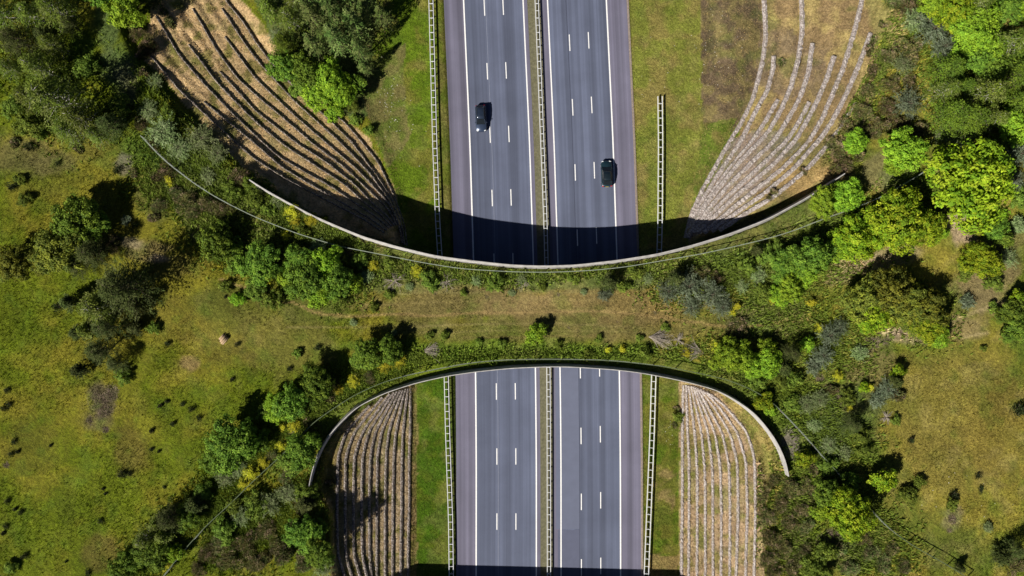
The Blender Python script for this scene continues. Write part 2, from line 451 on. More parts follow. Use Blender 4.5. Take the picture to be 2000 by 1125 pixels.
# ------------------------------------------------------------------ colours of the ground
def inpoly(px, py, poly):
    c = np.zeros(px.shape, bool); n = len(poly)
    for i in range(n):
        x1, y1 = poly[i]; x2, y2 = poly[(i+1) % n]
        if y1 == y2: continue
        c ^= ((y1 > py) != (y2 > py)) & (px < (x2-x1)*(py-y1)/(y2-y1)+x1)
    return c
BLOBS = [  # cx, cy, rx, ry, colour, strength
 (290,490,60,28,S(135,115,70),.8),(330,520,70,30,S(120,105,50),.6),(255,475,35,18,S(160,140,105),.8),(310,505,24,10,S(190,160,130),.7),
 (200,785,42,38,S(88,76,62),.8),(190,820,40,26,S(95,85,60),.6),(375,710,24,18,S(150,120,80),.7),(430,640,80,90,S(128,112,48),.6),
 (340,620,60,60,S(120,105,42),.5),(260,880,40,60,S(108,92,40),.7),(60,880,70,60,S(108,95,35),.5),(200,1075,40,40,S(108,88,45),.6),
 (40,300,90,50,S(108,95,58),.7),(90,350,80,50,S(96,100,32),.5),(100,320,60,30,S(112,100,62),.6),(200,300,80,30,S(105,98,45),.5),
 (470,600,120,60,S(84,92,34),.6),(560,660,120,80,S(116,105,50),.7),(620,600,110,40,S(92,98,38),.6),(160,95,30,40,S(100,120,42),.8),
 (210,50,30,60,S(96,110,60),.8),(235,130,40,50,S(92,105,62),.8),(250,170,30,50,S(118,112,82),.6),(330,300,60,50,S(82,95,50),.9),
 (380,300,60,60,S(92,100,60),.8),(270,300,50,40,S(84,105,36),.8),(430,360,60,40,S(100,108,52),.8),(300,380,40,60,S(96,95,48),.7),
 (520,400,70,30,S(102,105,52),.8),(600,450,90,25,S(104,110,50),.7),(240,320,20,30,S(125,112,95),.7),
 (900,590,260,35,S(134,112,70),.7),(1150,600,260,45,S(144,116,76),.7),(1000,645,300,28,S(120,108,58),.6),(850,610,100,40,S(110,96,54),.5),
 (1250,640,160,30,S(128,108,64),.6),(1000,680,400,16,S(106,122,38),.85),(780,720,110,22,S(116,126,32),.8),(1100,550,300,16,S(98,108,52),.7),
 (640,800,60,40,S(98,112,36),.7),(640,850,40,40,S(84,95,34),.6),(600,920,60,40,S(104,100,34),.7),(450,1020,90,60,S(76,90,36),.6),
 (1400,640,90,30,S(112,105,55),.5),(1500,620,90,60,S(86,98,50),.8),(1500,560,90,50,S(92,104,52),.7),(1440,510,140,24,S(98,112,46),.7),
 (1550,640,50,30,S(120,112,62),.6),(1690,515,70,28,S(182,154,116),.95),(1640,540,45,24,S(150,132,90),.8),(1760,495,50,25,S(160,140,105),.7),
 (1870,432,62,20,S(196,170,138),1.0),(1880,455,34,30,S(180,150,118),.9),(1830,400,30,30,S(150,130,95),.5),(1780,660,60,18,S(176,150,118),.85),
 (1740,650,40,14,S(190,162,132),.7),(1920,560,70,60,S(150,126,88),.8),(1880,640,60,35,S(150,128,85),.8),(1960,470,50,50,S(128,112,72),.7),
 (1950,530,50,40,S(140,118,80),.6),(1850,780,170,120,S(138,122,58),.6),(1850,900,150,80,S(140,122,58),.6),(1950,850,80,120,S(140,118,52),.6),
 (1700,720,60,70,S(128,114,70),.7),(1640,800,90,70,S(92,100,56),.7),(1600,860,60,80,S(88,100,52),.6),(1690,830,40,80,S(96,104,54),.6),
 (1720,1000,90,70,S(108,108,46),.6),(1860,1010,26,26,S(150,130,100),.7),(1800,1050,140,60,S(112,112,46),.5),(1900,1080,90,50,S(104,108,46),.5),
 (1630,1060,40,30,S(130,112,98),.8),(1560,980,60,40,S(102,92,62),.6),(1660,1080,90,50,S(96,98,52),.7),(1550,1060,40,50,S(132,112,92),.5),
 (1540,870,22,40,S(128,112,104),.8),(1740,40,40,30,S(178,152,98),.9),(1745,70,24,40,S(172,148,96),.8),(1720,30,30,60,S(140,130,72),.7),
 (1725,120,16,50,S(96,112,50),.7),(1720,340,50,40,S(140,126,86),.7),(1760,350,50,30,S(112,118,66),.7),(1820,320,20,12,S(196,178,120),.8),
 (1600,430,70,40,S(116,122,56),.8),(1560,350,60,40,S(176,142,92),.85),(1600,330,50,24,S(160,132,78),.6),(1625,345,40,20,S(184,150,98),.7),
]
TRAILS = [([(430,545),(500,570),(540,588),(575,590),(620,614),(700,618),(780,613),(850,618),(900,612),(1000,611),(1150,607),(1230,612),(1300,620),(1385,634),(1425,640),(1500,634),(1600,622)], 2.4, S(165,135,85), .75),
          ([(560,640),(700,640),(900,634),(1100,632),(1250,640)], 1.6, S(160,140,88), .4),([(700,596),(860,590),(1020,584),(1200,588)], 1.6, S(158,136,84), .35),
          ([(820,650),(1000,646),(1180,646),(1330,652)], 1.4, S(150,134,80), .4),([(640,572),(800,572),(960,570),(1180,572)], 1.5, S(150,138,84), .35),
          ([(905,660),(1000,659),(1150,655),(1210,655)], 2.0, S(140,120,70), .5),
          ([(240,250),(275,262),(290,281)], 4, S(110,130,50), .5),
          ([(283,330),(285,420)], 3, S(120,120,50), .6),
          ([(1860,625),(1960,590),(2010,575)], 4, S(180,155,110), .5),([(1880,660),(1930,650)], 3, S(180,155,110), .5)]
def ground_col(x, y, z):
    px, py = P(x, y, z)
    wx = (fbm(x, y, .28, 4, 60)-.5)*46; wy = (fbm(x, y, .28, 4, 70)-.5)*46
    qx, qy = px+wx*.55, py+wy*.55
    n1, n2, n3 = fbm(x, y, .055, 4, 10), fbm(x, y, .22, 4, 20), fbm(x, y, .9, 3, 30)
    def mix(a, b, t): return a*(1-t)[..., None]+b*t[..., None]
    left = mix(np.broadcast_to(S(101,109,20), x.shape+(3,)), np.broadcast_to(S(124,114,34), x.shape+(3,)), sstep(.42, .62, .6*n1+.4*n2))
    left = mix(left, np.broadcast_to(S(76,94,14), x.shape+(3,)), .3*sstep(.52, .66, fbm(x, y, .12, 4, 90)))
    right = mix(np.broadcast_to(S(112,118,35), x.shape+(3,)), np.broadcast_to(S(142,126,50), x.shape+(3,)), sstep(.4, .62, .5*n1+.5*n2))
    right = mix(right, np.broadcast_to(S(92,104,36), x.shape+(3,)), .6*sstep(.54, .68, fbm(x, y, .12, 4, 95)))
    c = mix(left, right, sstep(700, 1400, qx))
    def zone(poly, colr, s=1.0, wv=.3):
        nonlocal c
        m = inpoly(px+wx*wv, py+wy*wv, poly)
        t = np.where(m, s, 0.0)
        colr = np.broadcast_to(colr, x.shape+(3,)); c = mix(c, colr, t)
    def two(a, b, sc, lo, hi, seed): 
        return mix(np.broadcast_to(a, x.shape+(3,)), np.broadcast_to(b, x.shape+(3,)), sstep(lo, hi, fbm(x, y, sc, 4, seed)))
    # upper left terraces and bank
    zone([(300,-60),(420,-60),(520,60),(580,150),(650,210),(720,270),(785,395),(800,505),(700,470),(487,345),(285,115)],
         mix(two(S(218,178,128), S(126,118,54), .55, .52, .68, 100), np.broadcast_to(S(190,154,108), x.shape+(3,)), .5*n3))
    zone([(470,-60),(780,-60),(745,200),(700,240),(640,205),(560,140)], S(86,98,46))
    # upper left verge
    zone([(740,-60),(872,-60),(884,500),(790,500),(775,380),(720,240)], two(S(96,114,24), S(118,114,44), .35, .45, .62, 110), wv=.15)
    zone([(700,130),(790,90),(800,270),(760,330),(720,240)], two(S(124,112,66), S(104,112,46), .5, .42, .6, 115), .85, .6)
    zone([(848,-60),(874,-60),(888,520),(864,520)], two(S(112,102,52), S(100,104,36), .5, .4, .6, 117), .9, .06)
    # upper right verge, bare strip, terraces
    zone([(1226,-60),(1372,-60),(1374,260),(1338,500),(1240,500)], two(S(128,128,52), S(142,126,66), .3, .42, .62, 120), wv=.12)
    zone([(1368,-60),(1494,-60),(1497,60),(1470,190),(1430,260),(1372,250)], two(S(112,92,70), S(136,118,74), .6, .40, .68, 125), wv=.2)
    zone([(1374,240),(1440,230),(1400,330),(1345,430)], two(S(104,116,40), S(130,118,60), .4, .4, .6, 127), wv=.3)
    zone([(1490,-60),(1730,-60),(1700,220),(1650,330),(1500,425),(1350,490),(1340,440),(1440,270),(1492,120)],
         two(S(172,146,92), S(150,122,84), .3, .4, .6, 130), wv=.15)
    zone([(1492,40),(1560,70),(1625,80),(1600,180),(1540,190),(1480,160)], two(S(126,104,82), S(146,120,84), .3, .45, .7, 133), .8, .9)
    zone([(1430,270),(1500,250),(1560,280),(1450,420),(1345,470),(1350,420)], S(158,136,124), .75, .5)
    # lower left terraces, verge
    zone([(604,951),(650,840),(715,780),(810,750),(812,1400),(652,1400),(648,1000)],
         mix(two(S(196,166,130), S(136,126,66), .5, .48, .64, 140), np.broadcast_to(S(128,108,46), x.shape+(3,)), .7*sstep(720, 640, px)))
    zone([(812,735),(893,728),(895,1400),(812,1400)], two(S(70,94,16), S(90,102,24), .4, .42, .6, 150), wv=.08)
    zone([(802,750),(815,745),(814,1400),(800,1400)], two(S(156,128,82), S(124,112,56), .6, .45, .6, 152), .95, .12)
    zone([(876,728),(895,726),(896,1400),(886,1400)], S(92,96,44), .8, .06)
    # lower right verge, terraces
    zone([(1250,728),(1332,735),(1330,1400),(1250,1400)], two(S(112,108,40), S(88,102,24), .35, .42, .6, 160), wv=.1)
    zone([(1255,900),(1320,920),(1320,1000),(1270,990)], two(S(146,122,76), S(110,106,42), .5, .42, .6, 163), .8, .8)
    zone([(1265,1080),(1328,1080),(1328,1140),(1265,1140)], S(146,118,74), .8, .5)
    zone([(1328,738),(1400,765),(1480,830),(1500,920),(1490,1400),(1326,1400)], two(S(178,146,112), S(140,124,70), .5, .46, .66, 165), wv=.12)
    zone([(1395,757),(1440,780),(1480,810),(1512,850),(1545,935),(1490,930),(1478,890),(1455,830)], two(S(168,144,84), S(140,130,66), .5, .45, .62, 168), .95, .12)
    # approaches and deck
    zone([(280,320),(487,350),(700,460),(1000,520),(1340,480),(1640,340),(1700,420),(1560,520),(1400,560),(900,575),(560,560),(380,470)],
         two(S(100,106,52), S(120,116,60), .4, .4, .62, 170), .85, .5)
    zone([(780,690),(1000,668),(1250,675),(1480,730),(1620,900),(1560,900),(1450,770),(1300,735),(1000,718),(800,745),(640,840),(560,940),(520,920),(620,800)],
         two(S(92,108,36), S(112,116,44), .4, .4, .62, 175), .85, .5)
    for cx, cy, rx, ry, colr, s in BLOBS:
        d = np.hypot((qx-cx)/rx, (qy-cy)/ry); t = s*sstep(1.1, .55, d+ .5*(n3-.5)+.35*(n2-.5))
        if np.any(t > 0): c = mix(c, np.broadcast_to(colr, x.shape+(3,)), t)
    f1, f2 = fbm(x, y, .42, 3, 310), fbm(x, y, .38, 3, 330)
    c = mix(c, np.broadcast_to(S(160,140,86), x.shape+(3,)), .26*sstep(.52, .74, f1)*sstep(-200, 1300, qx)); c = mix(c, np.broadcast_to(S(82,106,30), x.shape+(3,)), .34*sstep(.52, .74, f2))
    Q = np.stack([px+(wx*.08), py+wy*.08], 1) if px.ndim == 1 else None
    for pts, hw, colr, s in TRAILS:
        ln = np.array([(a, b, 0) for a, b in pts], float); ln = smooth_line(ln, 10, 1)
        d2, _ = line_dist(Q, ln); t = s*sstep(hw*1.5, hw*.5, np.sqrt(d2))
        c = mix(c, np.broadcast_to(colr, x.shape+(3,)), t)
    return c*(.82+.36*n2)[..., None]*(.86+.28*n3)[..., None]

# ------------------------------------------------------------------ ground sheet
def axis(lo, hi, step, far):
    a = list(np.arange(lo, hi+step/2, step)); s = step
    b = hi
    while b < far: s *= 1.35; b += s; a.append(b)
    b = lo; s = step
    while b > -far: s *= 1.35; b -= s; a.insert(0, b)
    return np.array(a)
def grid_faces(nx, ny):
    i = np.arange(nx*ny).reshape(ny, nx)
    return np.stack([i[:-1, :-1].ravel(), i[:-1, 1:].ravel(), i[1:, 1:].ravel(), i[1:, :-1].ravel()], 1)
gx, gy = axis(-104, 104, .36, 900), axis(-60, 64, .36, 900)
X, Y = np.meshgrid(gx, gy); X, Y = X.ravel(), Y.ravel()
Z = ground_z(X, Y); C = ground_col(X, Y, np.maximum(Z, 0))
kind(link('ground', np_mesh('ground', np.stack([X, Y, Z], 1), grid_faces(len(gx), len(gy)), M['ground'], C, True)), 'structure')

# ------------------------------------------------------------------ motorway
def road_line(y_px):
    yy = [-900, -400, 0, 281, 431, 510, 735, 843, 900, 1125, 1600]
    xx = [974, 1004, 1021.5, 1034.5, 1039, 1042, 1046, 1047, 1047.5, 1047.5, 1047.5]
    return np.interp(y_px, yy, xx)
ys_px = np.arange(-868, 2000, 12.0)
ref = np.array([U(road_line(q), q, 0) for q in ys_px])
for _ in range(25): ref[1:-1] = .25*ref[:-2]+.5*ref[1:-1]+.25*ref[2:]
ref_s = np.r_[0, np.cumsum(np.linalg.norm(np.diff(ref[:, :2], axis=0), axis=1))]
def road_pt(lat, py, z=0):
    """lat metres east of the reference line at photo row py"""
    i = np.interp(py, ys_px, np.arange(len(ys_px))); k = int(min(max(math.floor(i), 0), len(ref)-2)); f = i-k
    p = ref[k]*(1-f)+ref[k+1]*f; t = ref[k+1]-ref[k]; t /= np.linalg.norm(t)
    return np.array([p[0]-t[1]*lat, p[1]+t[0]*lat, z])
def strip(name, lats, z, mat, y0=-850, y1=1970, step=12, lane=None):
    q = np.arange(y0, y1+.1, step); V = []; A = []; B = []; Ln = []
    s_at = np.interp(q, ys_px, ref_s)
    for yy, s in zip(q, s_at):
        for j, l in enumerate(lats):
            V.append(road_pt(l, yy, z)); A.append(l); B.append(s); Ln.append(0 if lane is None else lane[j])
    return np_mesh(name, V, grid_faces(len(lats), len(q)), mat, None, False, {'lat': A, 'along': B, 'lane': Ln})
l_left = [-14.6, -11.1, -10.9, -7.2, -3.7, -.1, .15, .75]
l_right = [3.1, 4.3, 4.6, 8.2, 11.7, 15.2, 15.5, 19.05]
kind(link('left_carriageway', strip('left_carriageway', l_left, .02, M['asphalt'], lane=[0, 0, 1, 1, 1, 1, 0, 0])), 'structure')
kind(link('right_carriageway', strip('right_carriageway', l_right, .02, M['asphalt'], lane=[0, 0, 1, 1, 1, 1, 0, 0])), 'structure')
kind(link('median_strip', strip('median_strip', [.74, 3.12], .0, M['median'])), 'structure')
kind(link('gravel_edge', strip('gravel_edge', [19.0, 19.45], .008, M['gravel'])), 'structure')
kind(link('asphalt_patch', strip('asphalt_patch', [3.9, 7.95], .026, M['patch'], 1035, 1970)), 'structure')
kind(link('asphalt_overlay', strip('asphalt_overlay', [3.6, 4.3, 7.95], .026, M['patch_light'], 600, 1034.6, 11.4)), 'structure')
mk = MB()
def mark(lat, wd, y0, y1, z=.034):
    n = max(1, int((y1-y0)/25)); q = np.linspace(y0, y1, n+1); V = []
    for a in q: V += [road_pt(lat-wd/2, a, z), road_pt(lat+wd/2, a, z)]
    mk.add(V, [(2*i, 2*i+1, 2*i+3, 2*i+2) for i in range(n)])
for lat, wd in ((-10.95, .24), (0, .22), (4.5, .22), (15.33, .24)): mark(lat, wd, -850, 1970)
for lat in (-7.18, -3.72):
    for k in range(-6, 16):
        y0 = {0: -5, 1: 120}.get(k); y0 = (-4.5+124.3*k) if k < 4 else 493+(k-4)*127.4
        mark(lat, .17, y0, y0+32)
for lat in (8.2, 11.72):
    for k in range(-6, 16):
        y0 = (71.5+126*k) if k < 4 else 452+(k-3)*128; o = -3 if lat > 9 else 0
        if k == 3: y0 = 451
        mark(lat, .17, y0+o, y0+o+32)
kind(mk.build('lane_markings', M['paint']), 'structure')
# resurfacing joints
for lat, jmat in ((-6.93, 'joint_pale'), (7.9, 'joint_dark')):
    jm = MB()
    q = np.arange(-850, 1970, 25.0); V = []
    for a in q: V += [road_pt(lat-.05, a, .03), road_pt(lat+.05, a, .03)]
    jm.add(V, [(2*i, 2*i+1, 2*i+3, 2*i+2) for i in range(len(q)-1)])
    kind(jm.build('road_joint', M[jmat]), 'structure')

# ------------------------------------------------------------------ guard rails
W_PROF = [(-.03, -.155), (.05, -.13), (.05, -.07), (-.01, -.02), (-.01, .02), (.05, .07), (.05, .13), (-.03, .155), (-.07, .155), (-.07, -.155)]
pm = MB(); pm.box((0, 0, .34), (.1, .14, .72)); pm.box((0, 0, .66), (.62, .09, .12)); POST_ME = pm.mesh('post', M['steel_dull'])
cm = MB(); cm.box((0, 0, .70), (.86, .075, .05)); SPACER_ME = cm.mesh('spacer', M['steel'])
def guard_rail(pts_px, half, label):
    ln = smooth_line(UL(pts_px, .0), .66, 3)
    root = thing('guard_rail', label, 'guard rail', tuple(ln[len(ln)//2]), 0, 'steel guard rails beside the lanes')
    base = ln[len(ln)//2].copy()
    L3 = ln-base
    for sd in (-1, 1):
        r = offset(L3, half, sd); r[:, 2] += .60
        MB().sweep(r, [(a*1.0, b) for a, b in W_PROF]).build('rail', M['steel'], root)
    q = resample(L3, 1.33)[1:-1]
    T = np.gradient(q[:, :2], axis=0)
    for i, p in enumerate(q):
        a = math.atan2(T[i, 1], T[i, 0])-math.pi/2
        o = link('spacer', SPACER_ME, root, tuple(p)); o.rotation_euler = (0, 0, a); o.scale = (half/.43*1.05, 1, 1)
        if i % 2 == 0 and i < 190:
            o = link('post', POST_ME, root, tuple(p)); o.rotation_euler = (0, 0, a); o.scale = (half/.43, 1, 1)
    return root
guard_rail([(840,-60),(842.5,0),(850,281),(855.5,431),(860,500),(869,640),(872.5,735),(875,843),(881,1020),(883,1190)], .38,
           'double sided steel guard rail in the grass verge left of the left carriageway')
guard_rail([(1045,-60),(1048,0),(1059,281),(1065,431),(1067,510),(1070,640),(1071,735),(1071.5,843),(1072,1125),(1072,1190)], .30,
           'narrow double sided steel guard rail along the median between both carriageways')
guard_rail([(1288,190),(1289,281),(1288,431),(1286,500),(1280,640),(1275.5,735),(1272.5,843),(1261,1125),(1258.5,1190)], .40,
           'double sided steel guard rail in the verge right of the right carriageway')

# ------------------------------------------------------------------ wildlife bridge
br = thing('wildlife_bridge', 'green wildlife overpass with curved pale concrete parapets crossing the motorway', 'bridge', (5, -3, 0))
def bl_(V): return np.asarray(V)-np.array([5, -3, 0])
def parapet(line, inner, toes, label):
    """inner +1 when the deck is on the left of travel"""
    T = np.gradient(line[:, :2], axis=0); T /= np.linalg.norm(T, axis=1)[:, None]
    Nn = np.stack([-T[:, 1], T[:, 0]], 1)*inner
    tz = np.interp(line[:, 0], toes[0], toes[1])
    V = []; n = len(line)
    prof_at = lambda p, nn, t: [(*(p[:2]), t), (*(p[:2]), p[2]), (*(p[:2]+nn*.13), p[2]+.004), (*(p[:2]+nn*.52), LAND-.25), (*(p[:2]+nn*.52), min(t, LAND-.6))]
    for i in range(n): V += prof_at(line[i], Nn[i], tz[i])
    F = []
    for i in range(n-1):
        for k in range(5): F.append((i*5+k, i*5+(k+1) % 5, (i+1)*5+(k+1) % 5, (i+1)*5+k))
    F += [(4, 3, 2, 1, 0), tuple((n-1)*5+k for k in range(5))]
    mb = MB(); mb.add(bl_(V), F); o = mb.build('parapet', M['concrete'], br); o['label'] = label
    return o
px_ = lambda l, z: [U(a, 500, TOP)[0] for a in l]
parapet(NPAR_W, -1, (px_([487,550,610,707,775,800,1340,1350,1425,1500,1575,1650], 0), [5.6,5,4.2,2.4,.3,4.9,4.9,-.3,1.4,3.2,4.1,6]),
        'upper parapet whose sloping inner face catches the sun')
parapet(SPAR_W, 1, (px_([604,650,695,750,800,812,1330,1345,1400,1437,1475,1507,1540], 0), [6,4.8,3.2,1.2,-.3,4.9,4.9,-.3,1.6,3.2,4.2,5.2,6]),
        'lower parapet whose inner face lies in shade')
# deck: earth on a slab
dx = np.arange(-25.5, 37.6, .4); dv = np.linspace(0, 1, 60)
yn = np.interp(dx, NPAR_W[:, 0], NPAR_W[:, 1])-.55
o_ = np.argsort(SPAR_W[:, 0]); ysn = np.interp(dx, SPAR_W[o_, 0], SPAR_W[o_, 1])+.55
DX = np.repeat(dx[None], 60, 0).ravel(); DY = (ysn[None]+(yn-ysn)[None]*dv[:, None]).ravel()
DZ = LAND+.015+.0*DX
kind(link('deck_ground', np_mesh('deck_ground', np.stack([DX, DY, DZ], 1), grid_faces(len(dx), 60), M['ground'], ground_col(DX, DY, DZ), True)), 'structure')
sb = MB(); n = len(dx); ddx = dx[(dx > -23.5) & (dx < 36)]
V = []
for x in ddx:
    a = np.interp(x, NPAR_W[:, 0], NPAR_W[:, 1])-.06; b = np.interp(x, SPAR_W[o_, 0], SPAR_W[o_, 1])+.06
    V += [(x, a, 6.4), (x, a, 5.1), (x, b, 5.1), (x, b, 6.4)]
m_ = len(ddx)
sb.add(bl_(V), [(i*4+k, i*4+(k+1) % 4, i*4+4+(k+1) % 4, i*4+4+k) for i in range(m_-1) for k in range(4)]+[(3, 2, 1, 0), tuple((m_-1)*4+k for k in range(4))])
sb.build('deck_slab', M['concrete_dark'], br)
for xa in (-20.4, 32.6):
    a = np.interp(xa, NPAR_W[:, 0], NPAR_W[:, 1])-.2; b = np.interp(xa, SPAR_W[o_, 0], SPAR_W[o_, 1])+.2
    MB().box(bl_([(xa, (a+b)/2, 2.5)])[0], (1.0, a-b, 5.2)).build('abutment', M['concrete_dark'], br)
pc = road_pt(2.2, 600)
for yy in np.linspace(-8.5, 4.5, 4):
    MB().tube([bl_([(pc[0]+.2, yy, -.2)])[0], bl_([(pc[0]+.2, yy, 5.2)])[0]], .32, 12).build('pier', M['concrete_dark'], br, True)

# second overpass just beyond the lower edge of the picture: only its shadow reaches in
ov = thing('road_bridge', 'concrete overpass beyond the lower edge whose shadow falls across the motorway', 'bridge', (5, -66, 0))
def arc(x): return -56.6-.024*x
sb = MB(); V = []; xs = np.linspace(-34, 40, 40)
for x in xs:
    q = arc(x)+66-.0; V += [(x-5, q, 7.9), (x-5, q, 5.6), (x-5, q-12, 5.6), (x-5, q-12, 7.9)]
sb.add(V, [(i*4+k, i*4+(k+1) % 4, i*4+4+(k+1) % 4, i*4+4+k) for i in range(39) for k in range(4)]+[(3, 2, 1, 0), tuple(39*4+k for k in range(4))])
sb.build('deck_slab', M['concrete_dark'], ov)
for off in (0.3, -12.0):
    MB().sweep([(x-5, arc(x)+66+off-.3, 7.85) for x in xs], [(-.15, 0), (.15, 0), (.15, .9), (-.15, .9)]).build('parapet', M['concrete'], ov)
for xa in (-26.0, 34.0):
    MB().box((xa-5, .0, 2.8), (2.0, 10, 5.6)).build('abutment', M['concrete_dark'], ov)

# ------------------------------------------------------------------ fences on the bridge and the approaches
wire_me = None
def fence(pts_px, zt, label, runs):
    ln = smooth_line(UL(pts_px, zt), .9, 2)
    g = ground_z(ln[:, 0], ln[:, 1]); g = np.array([gz(a, b) for a, b in ln[:, :2]])
    root = thing('post_and_rail_fence', label, 'fence', (float(ln[0, 0]), float(ln[0, 1]), float(g[0])), 0, 'fences set inside the parapets')
    base = np.array([ln[0, 0], ln[0, 1], g[0]])
    q = resample(np.c_[ln[:, :2], g], .9)
    top = q.copy(); top[:, 2] += 1.42
    MB().sweep(top-base, [(-.06, -.04), (.06, -.04), (.06, .04), (-.06, .04)]).build('top_rail', M['fence' if runs else 'mossy'], root)
    for h in (.45, .95):
        t = q.copy(); t[:, 2] += h
        MB().sweep(t-base, [(-.012, -.012), (.012, -.012), (.012, .012), (-.012, .012)]).build('wire', M['steel_dull'], root)
    pp = resample(q, 3.9)
    pmb = MB(); pmb.box((0, 0, .66), (.13, .13, 1.5)); me = pmb.mesh('post', M['wood'])
    for p in pp: link('post', me, root, tuple(p-base))
    return root
fence([(275,265),(290,281),(320,313),(385,363),(435,393),(500,425),(582,457),(662,481),(750,498),(825,513),(900,525),(1000,531),(1075,532),(1160,528),
       (1225,521),(1300,508),(1375,495),(1437,481),(1500,466),(1550,451),(1607,428),(1665,408),(1720,386),(1775,355),(1810,333),(1875,288),(1905,262)], LAND+1.4,
      'pale rail fence inside the upper parapet curving out into both approaches', 1)
fence([(305,1140),(325,1118),(356,1078),(401,1028),(451,983),(496,938),(560,880),(612,824),(650,799),(687,774),(745,747),(800,732),(850,722),(900,712),(937,707),
       (992,703),(1075,702),(1165,703),(1212,706),(1300,716),(1350,726),(1412,739),(1462,757),(1500,779),(1522,797),(1550,827),(1568,845),(1613,898),
       (1650,938),(1675,963),(1700,993),(1725,1021),(1760,1051),(1800,1076),(1850,1103),(1900,1135)], LAND+1.4,
      'mossy rail fence inside the lower parapet curving down into both lower corners', 0)

# ------------------------------------------------------------------ terrace walls
ORD = ['first', 'second', 'third', 'fourth', 'fifth', 'sixth', 'seventh', 'eighth', 'ninth', 'tenth', 'eleventh', 'twelfth', 'thirteenth', 'fourteenth', 'fifteenth', 'sixteenth', 'seventeenth', 'eighteenth', 'nineteenth', 'twentieth',
       'twenty-first', 'twenty-second', 'twenty-third', 'twenty-fourth', 'twenty-fifth', 'twenty-sixth']
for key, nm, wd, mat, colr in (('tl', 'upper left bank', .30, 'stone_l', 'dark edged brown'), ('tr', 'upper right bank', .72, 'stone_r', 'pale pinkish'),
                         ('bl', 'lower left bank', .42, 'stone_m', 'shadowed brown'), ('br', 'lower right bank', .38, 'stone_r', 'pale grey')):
    STP = STEP[key]
    for i, r in enumerate(ROWS[key]):
        q = resample(r, .4); b = q[len(q)//2].copy(); q = q-b
        T = np.gradient(q[:, :2], axis=0); T /= np.linalg.norm(T, axis=1)[:, None]; Nn = np.stack([-T[:, 1], T[:, 0]], 1)
        sd = -1 if key in ('tl', 'bl') else 1
        s = np.sign(Nn[:, 0]*sd); Nn *= s[:, None]              # uphill
        V = []; n = len(q)
        for k in range(n):
            j = rng.normal(0, .02 if key in ('tl', 'bl') else .035, 6); jz = rng.normal(0, .025 if key in ('tl', 'bl') else .04, 2)*min(1, .3+min(k, n-1-k)*.1); ww = wd/2
            a = q[k, :2]-Nn[k]*(ww+j[0]); bb = q[k, :2]+Nn[k]*(ww+j[1]); f = q[k, :2]-Nn[k]*(ww+.10+j[2])
            z = q[k, 2]
            V += [(*f, z-STP*.5-.45), (*a, z+STP*.5+jz[0]-.06), (*((a+bb)/2), z+STP*.5+.05+jz[1]), (*bb, z+STP*.5+jz[1]-.03), (*bb, z-STP*.5-.45)]
        F = [(k*5+m, k*5+(m+1) % 5, (k+1)*5+(m+1) % 5, (k+1)*5+m) for k in range(n-1) for m in range(5)]
        F += [(4, 3, 2, 1, 0), tuple((n-1)*5+m for m in range(5))]
        mb = MB(); mb.add(V, F); o = mb.build('stone_terrace_wall', M[mat]); o.location = b
        tag(o, f'low {colr} stone terrace wall on the {nm}, {ORD[i]} up from the road', 'stone wall', f'terrace walls on the {nm}')

# ------------------------------------------------------------------ cars
def car_paint(name, c):
    m, N, L, bs = newmat(name); pos = geo_pos(N)
    v = mrange(N, L, noise(N, L, 2, 3, .5, pos), .3, .7, .9, 1.1)
    L.new(vscale(N, L, c, v), bs.inputs['Base Color'])
    bs.inputs['Roughness'].default_value = .3; bs.inputs['Metallic'].default_value = .3; bs.inputs['Coat Weight'].default_value = 1; bs.inputs['Coat Roughness'].default_value = .06
    return m
GLASS = plain('tinted_glass', (.012, .016, .02), .08, 0, 2, .05); TYRE = plain('tyre', (.02, .02, .02), .9, 0, 5, .1)
RIM = plain('rim', (.5, .5, .52), .35, .6, 5, .1); BLACK = plain('black_trim', (.015, .015, .017), .5, 0, 4, .1)
LAMP = plain('clear_lamp', (.75, .78, .8), .15, 0, 3, .05); RED = plain('red_lamp', (.55, .015, .02), .25, 0, 3, .1); PLATE = plain('plate', (.75, .6, .08), .5, 0, 3, .05)
